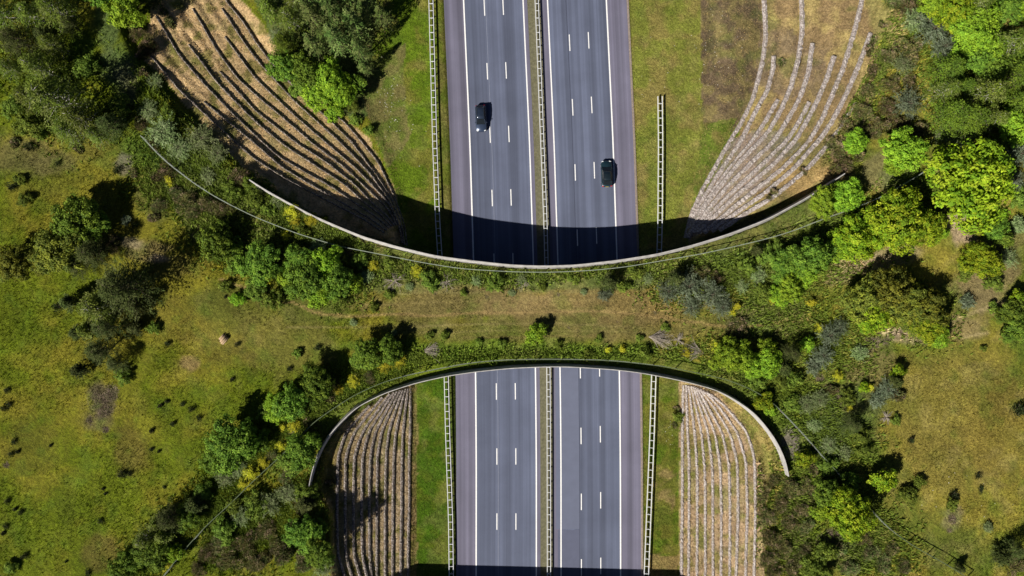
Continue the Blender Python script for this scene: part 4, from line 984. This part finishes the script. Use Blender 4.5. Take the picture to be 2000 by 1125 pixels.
PL = [  # px, py, radius px, kind, height factor
 # upper left wood
 (60,30,42,'birch'),(30,78,42,'pine'),(110,18,45,'birch'),(105,90,34,'birch'),(70,130,46,'birch'),(140,50,26,'pine'),(-10,20,40,'birch'),(10,130,30,'birch'),
 (110,195,62,'birch'),(60,190,40,'birch'),(160,235,46,'birch'),(130,255,38,'birch'),(185,262,30,'birch'),(215,245,34,'pine'),(60,245,26,'low'),(230,205,22,'low'),
 (235,15,38,'bright'),(205,-15,30,'oak'),(262,66,20,'gorse'),(290,88,24,'gorse'),(275,105,18,'gorse'),(330,42,16,'gorse'),(318,20,14,'gorse'),(300,-5,22,'pine'),
 (170,130,22,'low'),(30,205,22,'low'),(85,70,26,'pine'),(25,275,16,'gorse'),(55,288,14,'dark'),(80,262,12,'low'),(145,282,14,'gorse'),
 # bank behind the upper left terraces
 (290,215,26,'greyl'),(318,258,40,'greyl'),(350,290,30,'greyl'),(392,270,36,'greyl'),(425,300,26,'greyl'),(300,160,22,'greyl'),(272,245,20,'gorse'),(300,280,18,'gorse'),
 (275,140,16,'gorse'),(330,225,18,'low'),(460,345,25,'gorse'),(452,372,18,'low'),(325,338,26,'gorse'),(330,352,13,'broom'),(345,375,24,'greengorse'),(365,392,32,'gorse'),
 (400,395,30,'gorse'),(430,412,22,'gorse'),(310,395,22,'greengorse'),(300,345,16,'gorse'),(378,418,24,'greengorse'),(295,425,16,'gorse'),(405,345,18,'greyl'),(500,390,18,'low'),(486,360,13,'low'),(505,372,10,'greyl'),
 (525,410,14,'low'),(570,415,20,'broom'),(578,436,14,'broom'),(608,430,16,'broom'),(630,430,12,'broom'),(590,452,16,'low'),(540,395,14,'greyl'),(560,460,14,'broom'),
 # left meadow
 (150,428,44,'oak'),(185,440,26,'oak'),(125,450,22,'oak'),(118,490,46,'olive'),(85,505,28,'olive'),(180,495,40,'pine'),(150,520,30,'pine'),(215,480,20,'gorse'),(30,515,34,'olive'),(5,530,22,'olive'),
 (245,430,12,'willow'),(225,470,18,'gorse'),(262,440,10,'dark'),(228,332,12,'dark'),(260,340,14,'gorse'),(112,318,8,'dark'),(45,390,14,'low'),(20,365,14,'dark'),(38,350,10,'low'),(150,290,12,'gorse'),
 (240,562,66,'pine',1.1),(190,600,56,'birch'),(205,590,34,'pine'),(135,590,22,'pine'),(265,600,26,'pine'),(210,640,40,'pine'),(170,645,26,'birch'),(195,685,36,'pine'),(225,710,26,'pine'),(150,650,18,'pine'),
 (155,722,20,'pine'),(240,735,16,'low'),(260,640,20,'pine'),(110,600,14,'dark'),(300,640,12,'low'),(325,672,9,'dark'),(190,780,22,'heath'),(212,770,24,'heath'),(205,800,22,'heath'),(175,820,12,'heath'),(205,840,12,'heath'),
 (12,762,9,'dark'),(15,792,10,'dark'),(5,800,8,'dark'),(355,790,8,'dark'),(372,800,9,'dark'),(388,818,8,'dark'),(335,828,9,'dark'),(312,792,7,'dark'),(325,785,6,'dark'),(295,842,7,'dark'),(452,742,7,'dark'),(462,672,8,'dark'),
 (25,863,9,'dark'),(20,887,8,'dark'),(33,882,6,'dark'),(12,908,10,'heath'),(235,927,13,'dark'),(252,926,8,'dark'),(12,980,8,'dark'),(28,995,6,'dark'),(38,1002,8,'dark'),(10,1030,8,'dark'),(4,1042,7,'dark'),(45,1088,11,'dark'),
 (22,1108,12,'low'),(195,1020,8,'dark'),(170,1120,9,'dark'),(200,955,5,'dark'),(205,965,5,'dark'),(295,878,6,'dark'),(310,882,5,'dark'),(320,952,5,'dark'),(128,1098,4,'dark'),(98,870,5,'dark'),(440,580,5,'dark'),
 # left approach
 (425,470,38,'oak'),(455,490,24,'oak'),(505,512,40,'oak'),(540,500,22,'low'),(600,540,44,'oak'),(640,515,34,'bright'),(660,545,36,'oak'),(585,505,28,'oak'),(560,545,26,'bright'),(690,552,24,'bright'),(625,575,26,'bright'),(665,575,20,'low'),
 (465,585,15,'bright'),(500,560,22,'low'),(530,585,20,'low'),(455,520,16,'low'),(395,450,14,'gorse'),(380,460,14,'gorse'),(470,440,14,'low'),(620,480,18,'greyl'),(700,510,16,'low'),(730,520,14,'broom'),(715,540,16,'greyl'),(815,530,16,'broom'),(840,550,18,'low'),
 (680,490,14,'gorse'),(760,515,12,'low'),(520,545,14,'broom'),(440,560,12,'low'),
 # deck
 (965,553,17,'low'),(1190,552,20,'pine'),(1182,575,16,'willow'),(1048,652,19,'bright'),(868,655,9,'low'),(840,655,8,'low'),(1120,545,10,'low'),(1020,545,12,'greyl'),(930,548,12,'greyl'),(1240,530,12,'low'),
 (1305,570,28,'willow'),(1345,560,40,'willow'),(1390,575,36,'willow'),(1410,600,26,'willow'),(1350,600,24,'willow'),(1320,545,22,'pine'),(1365,535,24,'gorse'),(1400,545,20,'gorse'),(1440,598,13,'broom'),(1430,612,10,'broom'),
 (1438,642,26,'gorse'),(1455,625,14,'gorse'),(1185,684,10,'broom'),(1215,684,11,'broom'),(1260,690,12,'low'),(1150,690,8,'low'),(1340,690,12,'broom'),(1250,660,7,'low'),
 (760,575,9,'low'),(800,560,10,'greyl'),(850,575,8,'heath'),(905,572,7,'low'),(950,580,8,'heath'),(1000,572,9,'greyl'),(1060,560,8,'low'),(1090,575,8,'heath'),(1140,570,8,'greyl'),(1220,560,11,'low'),(1250,580,9,'heath'),(1265,545,12,'greyl'),
 (800,640,8,'heath'),(935,668,7,'low'),(980,672,9,'low'),(1090,672,8,'low'),(1110,640,7,'heath'),(1170,662,8,'low'),(1205,630,7,'heath'),(1280,610,9,'heath'),(1300,640,8,'low'),(770,650,8,'greyl'),(730,600,9,'low'),(690,630,9,'greyl'),
 # lower left hedge along the fence
 (720,690,30,'oak'),(760,682,26,'oak'),(700,705,20,'low'),(750,712,22,'broom'),(780,705,18,'broom'),(720,735,20,'greengorse'),(690,745,16,'broom'),(620,742,30,'oak'),(650,748,24,'gorse'),(570,785,34,'oak'),(605,765,26,'oak'),(545,795,28,'bright'),
 (590,800,20,'low'),(640,775,18,'gorse'),(660,760,14,'broom'),(575,832,17,'broom'),(553,832,12,'broom'),(600,822,14,'gorse'),(520,800,20,'low'),(500,860,26,'oak'),(450,868,42,'oak'),(425,895,28,'oak'),(478,875,26,'oak'),(440,932,26,'greyl'),(465,915,24,'greyl'),
 (492,925,22,'broom'),(478,945,17,'broom'),(515,905,16,'broom'),(330,1015,36,'pine'),(305,1025,22,'birch'),(320,1045,24,'birch'),(280,1055,30,'birch'),(295,1085,28,'oak'),(255,1095,24,'oak'),(320,1100,20,'broom'),(340,1080,18,'bright'),(240,1110,26,'oak'),
 (365,1010,24,'oak'),(400,960,20,'low'),(380,985,24,'pine'),(535,890,20,'greengorse'),(550,870,16,'broom'),(565,720,9,'dark'),(620,680,10,'dark'),(580,690,9,'low'),
 # lower left thicket
 (595,880,30,'oak'),(570,900,26,'low'),(555,935,22,'greengorse'),(525,985,30,'greyl'),(560,965,28,'greyl'),(590,985,24,'gorse'),(596,985,24,'pine',.75),(600,960,20,'low'),(592,1045,30,'oak',.75),(622,1040,20,'oak',.55),(625,1075,26,'oak'),(480,1060,30,'gorse'),
 (515,1040,28,'gorse'),(550,1085,36,'greengorse'),(500,1105,32,'gorse'),(450,1095,30,'gorse'),(425,1060,28,'greengorse'),(590,1105,30,'greengorse'),(575,1030,26,'gorse'),(630,1110,26,'greyl'),(470,1010,24,'greyl'),(500,985,24,'low'),(440,1030,24,'low'),(400,1085,24,'gorse'),(455,990,18,'low'),(385,1110,20,'gorse'),
 (645,945,14,'gorse'),
 # conifers and bushes beside the upper left verge
 (520,20,36,'forest'),(560,40,38,'forest'),(605,25,36,'spruce'),(640,10,34,'spruce'),(690,45,36,'spruce'),(655,75,36,'spruce'),(715,15,36,'spruce'),(745,30,30,'spruce'),(610,85,34,'spruce'),(700,95,28,'spruce'),(570,95,32,'forest'),
 (560,130,32,'oak'),(600,140,34,'oak'),(640,150,36,'bright'),(670,180,32,'bright'),(620,185,30,'bright'),(700,165,22,'oak'),(590,110,26,'forest'),(655,215,20,'bright'),(590,175,22,'low'),(690,205,14,'low'),(680,-15,34,'spruce'),(590,-20,36,'spruce'),
 (695,235,12,'low'),(720,255,10,'low'),(540,70,24,'greyl'),(560,-5,30,'forest'),(710,130,22,'spruce'),
 # upper right terraces
 (1530,122,15,'gorse'),(1515,377,12,'gorse'),(1572,335,11,'gorse'),(1505,388,9,'gorse'),(1725,48,11,'gorse'),
 # upper right wood
 (1755,0,26,'greengorse'),(1790,40,34,'greyl'),(1775,15,30,'gorse'),(1825,55,42,'willow'),(1845,90,34,'willow'),(1775,95,34,'gorse'),(1740,110,26,'gorse'),(1765,125,28,'greyl'),(1715,75,16,'gorse'),(1700,95,18,'gorse'),(1706,135,20,'gorse'),(1700,175,26,'gorse'),
 (1690,215,26,'gorse'),(1740,165,24,'gorse'),(1775,160,22,'gorse'),(1775,200,36,'willow'),(1735,205,24,'gorse'),(1660,250,28,'gorse'),(1640,290,30,'gorse'),(1650,320,28,'gorse'),(1690,255,20,'gorse'),(1720,245,26,'gorse'),(1755,240,26,'gorse'),(1800,245,22,'gorse'),(1790,265,20,'gorse'),
 (1680,300,18,'gorse'),(1865,20,44,'lime'),(1900,40,40,'bright'),(1930,20,46,'forest'),(1975,15,44,'forest'),(1890,75,36,'bright'),(1940,80,46,'forest'),(1985,75,42,'forest'),(1860,130,44,'forest'),(1900,120,44,'forest'),(1950,135,46,'forest'),(1995,140,40,'forest'),(1840,170,42,'forest'),
 (1885,180,46,'forest'),(1930,185,46,'forest'),(1980,195,46,'forest'),(1850,225,46,'forest'),(1895,235,46,'forest'),(1940,235,42,'forest'),(1985,245,40,'bright'),(2020,100,40,'forest'),(2020,200,40,'forest'),(2020,20,40,'forest'),(1960,270,34,'forest'),(1995,300,34,'willow'),(1870,265,30,'greyl'),
 (1840,265,24,'greyl'),(1900,-20,40,'forest'),(1960,-25,40,'forest'),(1820,0,30,'bright'),
 # beside the right end of the upper parapet
 (1667,280,24,'bright'),(1762,292,38,'bright'),(1745,322,24,'bright'),(1650,385,32,'bright'),(1610,395,28,'bright'),(1655,358,14,'gorse'),(1895,360,74,'lime'),(1755,435,58,'lime'),(1798,440,36,'lime'),(1715,440,40,'lime'),(1762,404,26,'bright'),(1665,468,40,'lime'),(1700,470,26,'lime'),
 (1832,455,18,'bright'),(1640,480,28,'bright'),(1590,500,34,'oak'),(1555,505,30,'oak'),(1530,520,26,'oak'),(1570,530,28,'bright'),(1545,560,26,'bright'),(1600,520,22,'oak'),(1520,480,14,'low'),(1500,500,20,'low'),(1480,540,20,'greyl'),(1495,570,20,'low'),
 (1480,490,14,'pine'),(1610,470,16,'heath'),(1580,480,20,'heath'),(1450,560,16,'greyl'),(1460,520,16,'low'),(1520,580,18,'bright'),
 # right meadow
 (1915,505,34,'lime'),(1890,520,22,'low'),(1905,445,18,'olive'),(1945,448,24,'oak'),(1960,470,18,'oak'),(1940,550,18,'low'),(1970,505,24,'greyl'),(1990,440,20,'greyl'),(1985,350,26,'willow'),(1990,385,20,'low'),
 (1690,585,42,'olive'),(1735,570,42,'olive'),(1700,615,36,'lime'),(1765,590,38,'olive'),(1800,600,36,'olive'),(1815,635,36,'lime'),(1830,655,26,'bright'),(1780,625,30,'olive'),(1890,590,18,'willow'),(1940,600,10,'low'),(1975,610,26,'oak'),(1990,640,28,'oak'),(1985,580,18,'lime'),(1975,660,18,'low'),
 (1725,938,27,'lime'),(1755,728,14,'lime'),(1735,760,26,'willow'),(1715,780,20,'willow'),(1755,770,18,'gorse'),(1700,755,11,'broom'),(1685,757,10,'lime'),(1750,745,18,'pine'),(1780,860,10,'dark'),(1865,968,13,'dark'),(1912,930,9,'dark'),(1917,957,9,'dark'),(1995,800,20,'dark'),(1860,985,12,'low'),
 (1795,940,12,'low'),(1775,965,20,'low'),(1860,1015,16,'heath'),(1855,1035,10,'heath'),(1985,1075,26,'pine'),(1960,1090,22,'pine'),(1985,1110,22,'gorse'),(1875,1110,12,'pine'),(1920,680,6,'low'),(1930,1030,12,'greyl'),(1700,675,26,'heath'),(1680,690,18,'greyl'),(1730,665,16,'heath'),
 # beside the lower right fence
 (1620,655,28,'willow'),(1640,640,22,'willow'),(1608,695,28,'willow'),(1590,715,20,'willow'),(1578,672,16,'bright'),(1545,690,26,'pine'),(1530,720,20,'pine'),(1500,680,18,'bright'),(1502,712,26,'bright'),(1420,692,30,'bright'),(1450,700,28,'bright'),(1475,715,24,'bright'),(1400,675,16,'broom'),
 (1480,745,16,'low'),(1520,745,18,'low'),(1635,735,14,'broom'),(1625,760,16,'gorse'),(1600,780,24,'greyl'),(1575,790,24,'greyl'),(1640,790,22,'heath'),(1620,815,22,'heath'),(1655,775,16,'low'),(1660,795,9,'broom'),(1665,830,26,'pine'),(1640,850,22,'heath'),(1600,740,14,'heath'),(1545,790,18,'low'),
 (1680,850,18,'low'),(1550,740,16,'low'),(1590,830,16,'greyl'),(1620,870,22,'greyl'),(1650,885,18,'greyl'),(1690,880,14,'low'),(1750,820,10,'low'),(1585,590,13,'broom'),(1600,640,14,'broom'),(1505,585,11,'broom'),
 # beside the lower right terraces
 (1492,786,20,'lime'),(1504,800,13,'bright'),(1325,815,11,'low'),(1322,797,8,'gorse'),(1318,830,8,'gorse'),
 # lower right thicket
 (1572,892,17,'lime'),(1615,910,18,'low'),(1590,920,18,'gorse'),(1612,960,26,'oak'),(1635,975,18,'low'),(1655,1005,42,'lime'),(1600,1000,20,'bright'),(1515,940,24,'gorse'),(1545,950,26,'gorse'),(1500,970,22,'gorse'),(1575,955,22,'gorse'),(1530,985,26,'gorse'),(1565,995,24,'gorse'),
 (1500,1010,24,'gorse'),(1540,1025,26,'gorse'),(1505,1050,26,'gorse'),(1575,1035,22,'greengorse'),(1535,1070,26,'gorse'),(1500,1090,24,'gorse'),(1570,1080,22,'greengorse'),(1605,1080,26,'low'),(1590,1110,26,'low'),(1545,1110,26,'gorse'),(1510,1120,24,'gorse'),(1625,1045,18,'heath'),(1640,1075,18,'greengorse'),
 (1660,1110,24,'greengorse'),(1700,1080,24,'greengorse'),(1725,1105,26,'greengorse'),(1690,1050,20,'gorse'),(1740,1075,20,'gorse'),(1765,1110,22,'greengorse'),(1665,940,18,'oak'),(1580,1015,14,'heath'),
]
ent = []
jr = np.random.default_rng(77)
for e in PL:
    px, py, rp, k = e[:4]; hf = e[4] if len(e) > 4 else 1.0
    if area(px, py) == 'on the left approach' and k in ('oak', 'bright'): rp *= .88; hf *= .9
    if k == 'forest':
        px += jr.normal(0, 9); py += jr.normal(0, 9); rp *= jr.uniform(.62, 1.12); q = jr.random()
        k = 'bright' if q < .08 else ('birch' if q < .38 else ('oak' if q < .52 else ('willow' if q < .58 else k)))
    K = KIND[k]
    rm = rp/11.3; big = rm > (sum(K['sizes'])/2*.82); size = K['sizes'][1 if big else 0]
    h = rm*K['hr']*hf
    cz = LAND+h*.55
    p0 = U(px, py, cz); g = gz(p0[0], p0[1])
    for _ in range(2): p0 = U(px, py, g+h*.55); g = gz(p0[0], p0[1])
    ent.append(dict(px=px, py=py, r=rp, k=k, size=size, sc=rm/size, x=p0[0], y=p0[1], z=g-.03, hf=hf, area=area(px, py)))
def sizeword(e):
    r_ = e['r']
    if e['k'] in ('dark', 'low', 'broom', 'heath'): return ''
    return 'small ' if r_ < 21 else ('large ' if r_ >= 40 else 'medium ')
from collections import defaultdict
clusters = defaultdict(list)
for e in ent: clusters[(e['k'], sizeword(e), e['area'])].append(e)
for (k, sw, ar), L_ in clusters.items():
    L_.sort(key=lambda e: e['px'])
    for i, e in enumerate(L_):
        e['label'] = f"{sw}{KIND[k]['words']} {ar}"
        if len(L_) > 1: e['label'] += f", {ORD[i]} from left"
first = {}
for e in ent:
    K = KIND[e['k']]; var = int(rng.integers(0, K['nvar'])); key = (e['k'], e['size'], var)
    if key not in first:
        me, tr, fl = proto(e['k'], e['size'], var)
        root = thing(K['name'], '', K['cat']); kids = [link(K['crown'], me, root)]
        kids.append(link('trunk' if K['cat'] == 'tree' else 'stem', tr, root))
        if fl: kids.append(link('blossom', fl, root))
        first[key] = (root, kids)
    else:
        r0, kids = first[key]; root = r0.copy(); COL.objects.link(root)
        for c in kids: d = c.copy(); COL.objects.link(d); d.parent = root
    s_ = e['sc']; q = rng.uniform(.93, 1.07)
    root.location = (e['x'], e['y'], e['z']); root.rotation_euler = (0, 0, rng.uniform(0, 6.28)); root.scale = (s_*q, s_/q, s_*rng.uniform(.88, 1.12)*e['hf'])
    root['label'] = e['label']; root['group'] = f"{KIND[e['k']]['words']}s {e['area']}"
# dead brushwood
for px, py, rp, fan, rot, lab in (
        (770,548,24,6.28,0,'pale heap of dead branches left of the deck behind the upper fence'), (872,550,20,6.28,1,'flat pale bundle of dead twigs on the deck below the upper fence'),
        (1268,658,44,1.0,-.15,'long bare grey branches fanned to the right on the right half of the deck'),(1378,690,42,1.0,2.95,'long bare grey branches fanned to the left beside the lime bushes on the deck'), (1325,664,15,6.28,2,'small heap of bare twigs between the two long branch fans'),
        (825,686,30,.8,.15,'fallen bare tree with its branches fanned out on the left of the deck'), (590,512,16,6.28,.4,'bare twiggy bush among the green shrubs of the left approach'),
        (1020,552,14,6.28,.7,'thin grey bundle of twigs at the middle of the upper fence'), (575,848,18,2,2.5,'bleached branches lying beside the broom along the lower left fence'),
        (1733,815,14,6.28,0,'bare white branched twig standing in the grass of the right meadow'), (690,742,16,2,.4,'dry branches under the hedge by the lower left parapet')):
    p0 = U(px, py, LAND+.4); rm = rp/11.3
    o = brush(rm, .35+.12*rm, int(px), n=int(14+9*rm), fan=fan).build('dead_branches', M['deadwood'])
    o.location = (p0[0], p0[1], gz(p0[0], p0[1])); o.rotation_euler = (0, 0, rot); tag(o, lab, 'branches', 'dead branches')
# pile of cut logs
lp = U(438, 662, LAND); lo = thing('log_pile', 'small pile of cut logs lying in the left meadow', 'log pile', (lp[0], lp[1], gz(lp[0], lp[1])), .8)
for i, (a, b) in enumerate(((-.45, .14), (-.12, .14), (.22, .14), (-.28, .40), (.06, .40), (.55, .14))):
    MB().tube([(-.8+.1*(i % 3), a, b), (.75-.08*(i % 2), a+.05, b)], .15, 10).build('log', M['logs'], lo, True)

# ------------------------------------------------------------------ grass, undergrowth, pebbles (nobody could count them)
def scatter_tufts(name, n, sampler, hmin, hmax, wd, blades, seed, mat, gain=1.0, jit=.25, tint=None, zg=LAND, ok=None):
    r = np.random.default_rng(seed); px, py = sampler(r, n)
    pts = np.array([U(a, b, zg) for a, b in zip(px, py)]); x, y = pts[:, 0], pts[:, 1]
    z = ground_z(x, y)
    m = (np.abs(z-LAND) < 1.0) if ok is None else ok(x, y, z)
    ondeck = (x > -26) & (x < 37) & (y < np.interp(x, NPAR_W[:, 0], NPAR_W[:, 1])-.8) & (y > np.interp(x, SPAR_W[o_, 0], SPAR_W[o_, 1])+.8)
    if ok is None: z = np.where(ondeck, LAND, z); m |= ondeck
    else: m &= ~ondeck
    x, y, z = x[m], y[m], z[m]
    c = ground_col(x, y, z)*gain*r.uniform(1-jit, 1+jit, len(x))[:, None]
    if tint is not None:
        t = (r.random(len(x)) < (.65 if name == 'undergrowth' else .35))[:, None]; c = np.where(t, np.asarray(tint)*r.uniform(.7, 1.3, len(x))[:, None], c)
    k = len(x)*blades; i = np.repeat(np.arange(len(x)), blades)
    a = r.uniform(0, 6.28, k); h = r.uniform(hmin, hmax, k)*np.repeat(r.uniform(.6, 1.3, len(x)), blades); lean = r.uniform(.3, 1.0, k)*h
    bx, by = x[i]+r.normal(0, .08, k), y[i]+r.normal(0, .08, k)
    V = np.stack([np.stack([bx-np.sin(a)*wd, by+np.cos(a)*wd, z[i]-.02], 1), np.stack([bx+np.sin(a)*wd, by-np.cos(a)*wd, z[i]-.02], 1),
                  np.stack([bx+np.cos(a)*lean, by+np.sin(a)*lean, z[i]+h], 1)], 1).reshape(-1, 3)
    return kind(link(name, np_mesh(name, V, np.arange(3*k).reshape(-1, 3), mat, np.repeat(c[i], 3, 0))), 'stuff')
def meadow(r, n):
    px, py = r.uniform(-40, 2040, n), r.uniform(-30, 1155, n)
    t = fbm(px, py, .012, 4, 200); m = r.random(n) < sstep(.3, .62, t); return px[m], py[m]
scatter_tufts('grass', 150000, meadow, .10, .34, .05, 3, 5, M['grass'], 1.12, .3)
HEDGE = [((20,40),(130,230),85,900),((300,110),(330,280),40,600),((300,280),(470,360),60,900),((290,350),(430,420),50,700),((500,370),(700,500),45,1100),((400,460),(700,560),50,1300),((700,520),(1000,545),22,400),((1000,545),(1280,520),18,250),
         ((1280,560),(1480,540),50,900),((1450,560),(1640,480),60,1400),((1500,600),(1680,700),60,900),((1380,680),(1500,740),35,700),((1500,740),(1680,880),50,1200),((800,700),(1000,690),16,160),((1000,690),(1380,690),16,220),((620,780),(800,700),30,900),
         ((450,930),(620,780),40,1200),((260,1110),(450,930),40,1100),((430,1080),(640,960),60,1500),((1500,940),(1560,1110),55,1000),((1580,900),(1750,1100),60,1400),((1640,290),(1720,90),40,800),((1760,60),(1980,230),90,1500),((1700,440),(1900,340),60,600),((1660,560),(1840,640),60,500),((520,40),(680,200),60,900)]
def hedge(r, n):
    X_, Y_ = [], []
    for a, b, hw, k in HEDGE:
        k = int(k*n); t = r.random(k); X_.append(a[0]+(b[0]-a[0])*t+r.normal(0, hw*.5, k)); Y_.append(a[1]+(b[1]-a[1])*t+r.normal(0, hw*.5, k))
    return np.concatenate(X_), np.concatenate(Y_)
scatter_tufts('undergrowth', 3.2, hedge, .2, .75, .11, 5, 6, M['grass'], 1.65, .35, PAL['low'][1]*.9)
def verge(r, n):
    k = n//4
    lat = np.concatenate([r.uniform(-26, -14.9, k), -14.62-np.abs(r.normal(0, .22, k)), r.uniform(19.3, 30, k), 19.25+np.abs(r.normal(0, .2, k//2)), r.uniform(.8, 1.7, k//2)])
    q = r.uniform(-40, 1160, len(lat)); lat[(q > 500) & (q < 735)] = -15
    w_ = np.array([road_pt(a, b) for a, b in zip(lat, q)]); return P(w_[:, 0], w_[:, 1], 0*lat)
scatter_tufts('verge_grass', 60000, verge, .05, .13, .04, 3, 15, M['grass'], 1.1, .3, None, 0.0, lambda x, y, z: z < .6)
def banks(r, n): 
    k = n//4
    return (np.concatenate([r.uniform(280, 800, k), r.uniform(1340, 1720, k), r.uniform(600, 812, k), r.uniform(1328, 1540, k)]),
            np.concatenate([r.uniform(-20, 480, 2*k), r.uniform(745, 1150, 2*k)]))
def onbank(x, y, z):
    bl, br_, el, er = (at_y(l, y) for l in (BASE_L, BASE_R, EDGE_L, EDGE_R)); return ((x < bl) & (x > el+.5)) | ((x > br_) & (x < er-.5))
scatter_tufts('bank_grass', 70000, banks, .06, .18, .05, 3, 16, M['grass'], 1.12, .4, S(196, 160, 108), 3.0, onbank)
r = np.random.default_rng(9); pv = []; pf = []
for cx, cy, sx, sy, n in ((757,190,16,60,60),(1400,100,40,80,45),(1270,170,30,60,10),(1850,960,70,70,14),(1320,850,10,30,14),(800,250,30,60,8)):
    for _ in range(n):
        a, b = r.normal(cx, sx*.7), r.normal(cy, sy*.6); q = U(a, b, 3 if cx < 800 or cx > 1300 else 0); z = gz(q[0], q[1]); s_ = r.uniform(.035, .095); k = len(pv)
        pv += [(q[0]+s_*dx_, q[1]+s_*dy_*r.uniform(.7, 1.2), z+s_*dz_) for dx_, dy_, dz_ in ((1, 0, .1), (0, 1, .15), (-1, 0, .1), (0, -1, .15), (.1, 0, .8), (0, 0, -.5))]
        pf += [(k+i, k+(i+1) % 4, k+4) for i in range(4)]+[(k+(i+1) % 4, k+i, k+5) for i in range(4)]
kind(link('pebbles', np_mesh('pebbles', pv, pf, M['pebble'])), 'stuff')
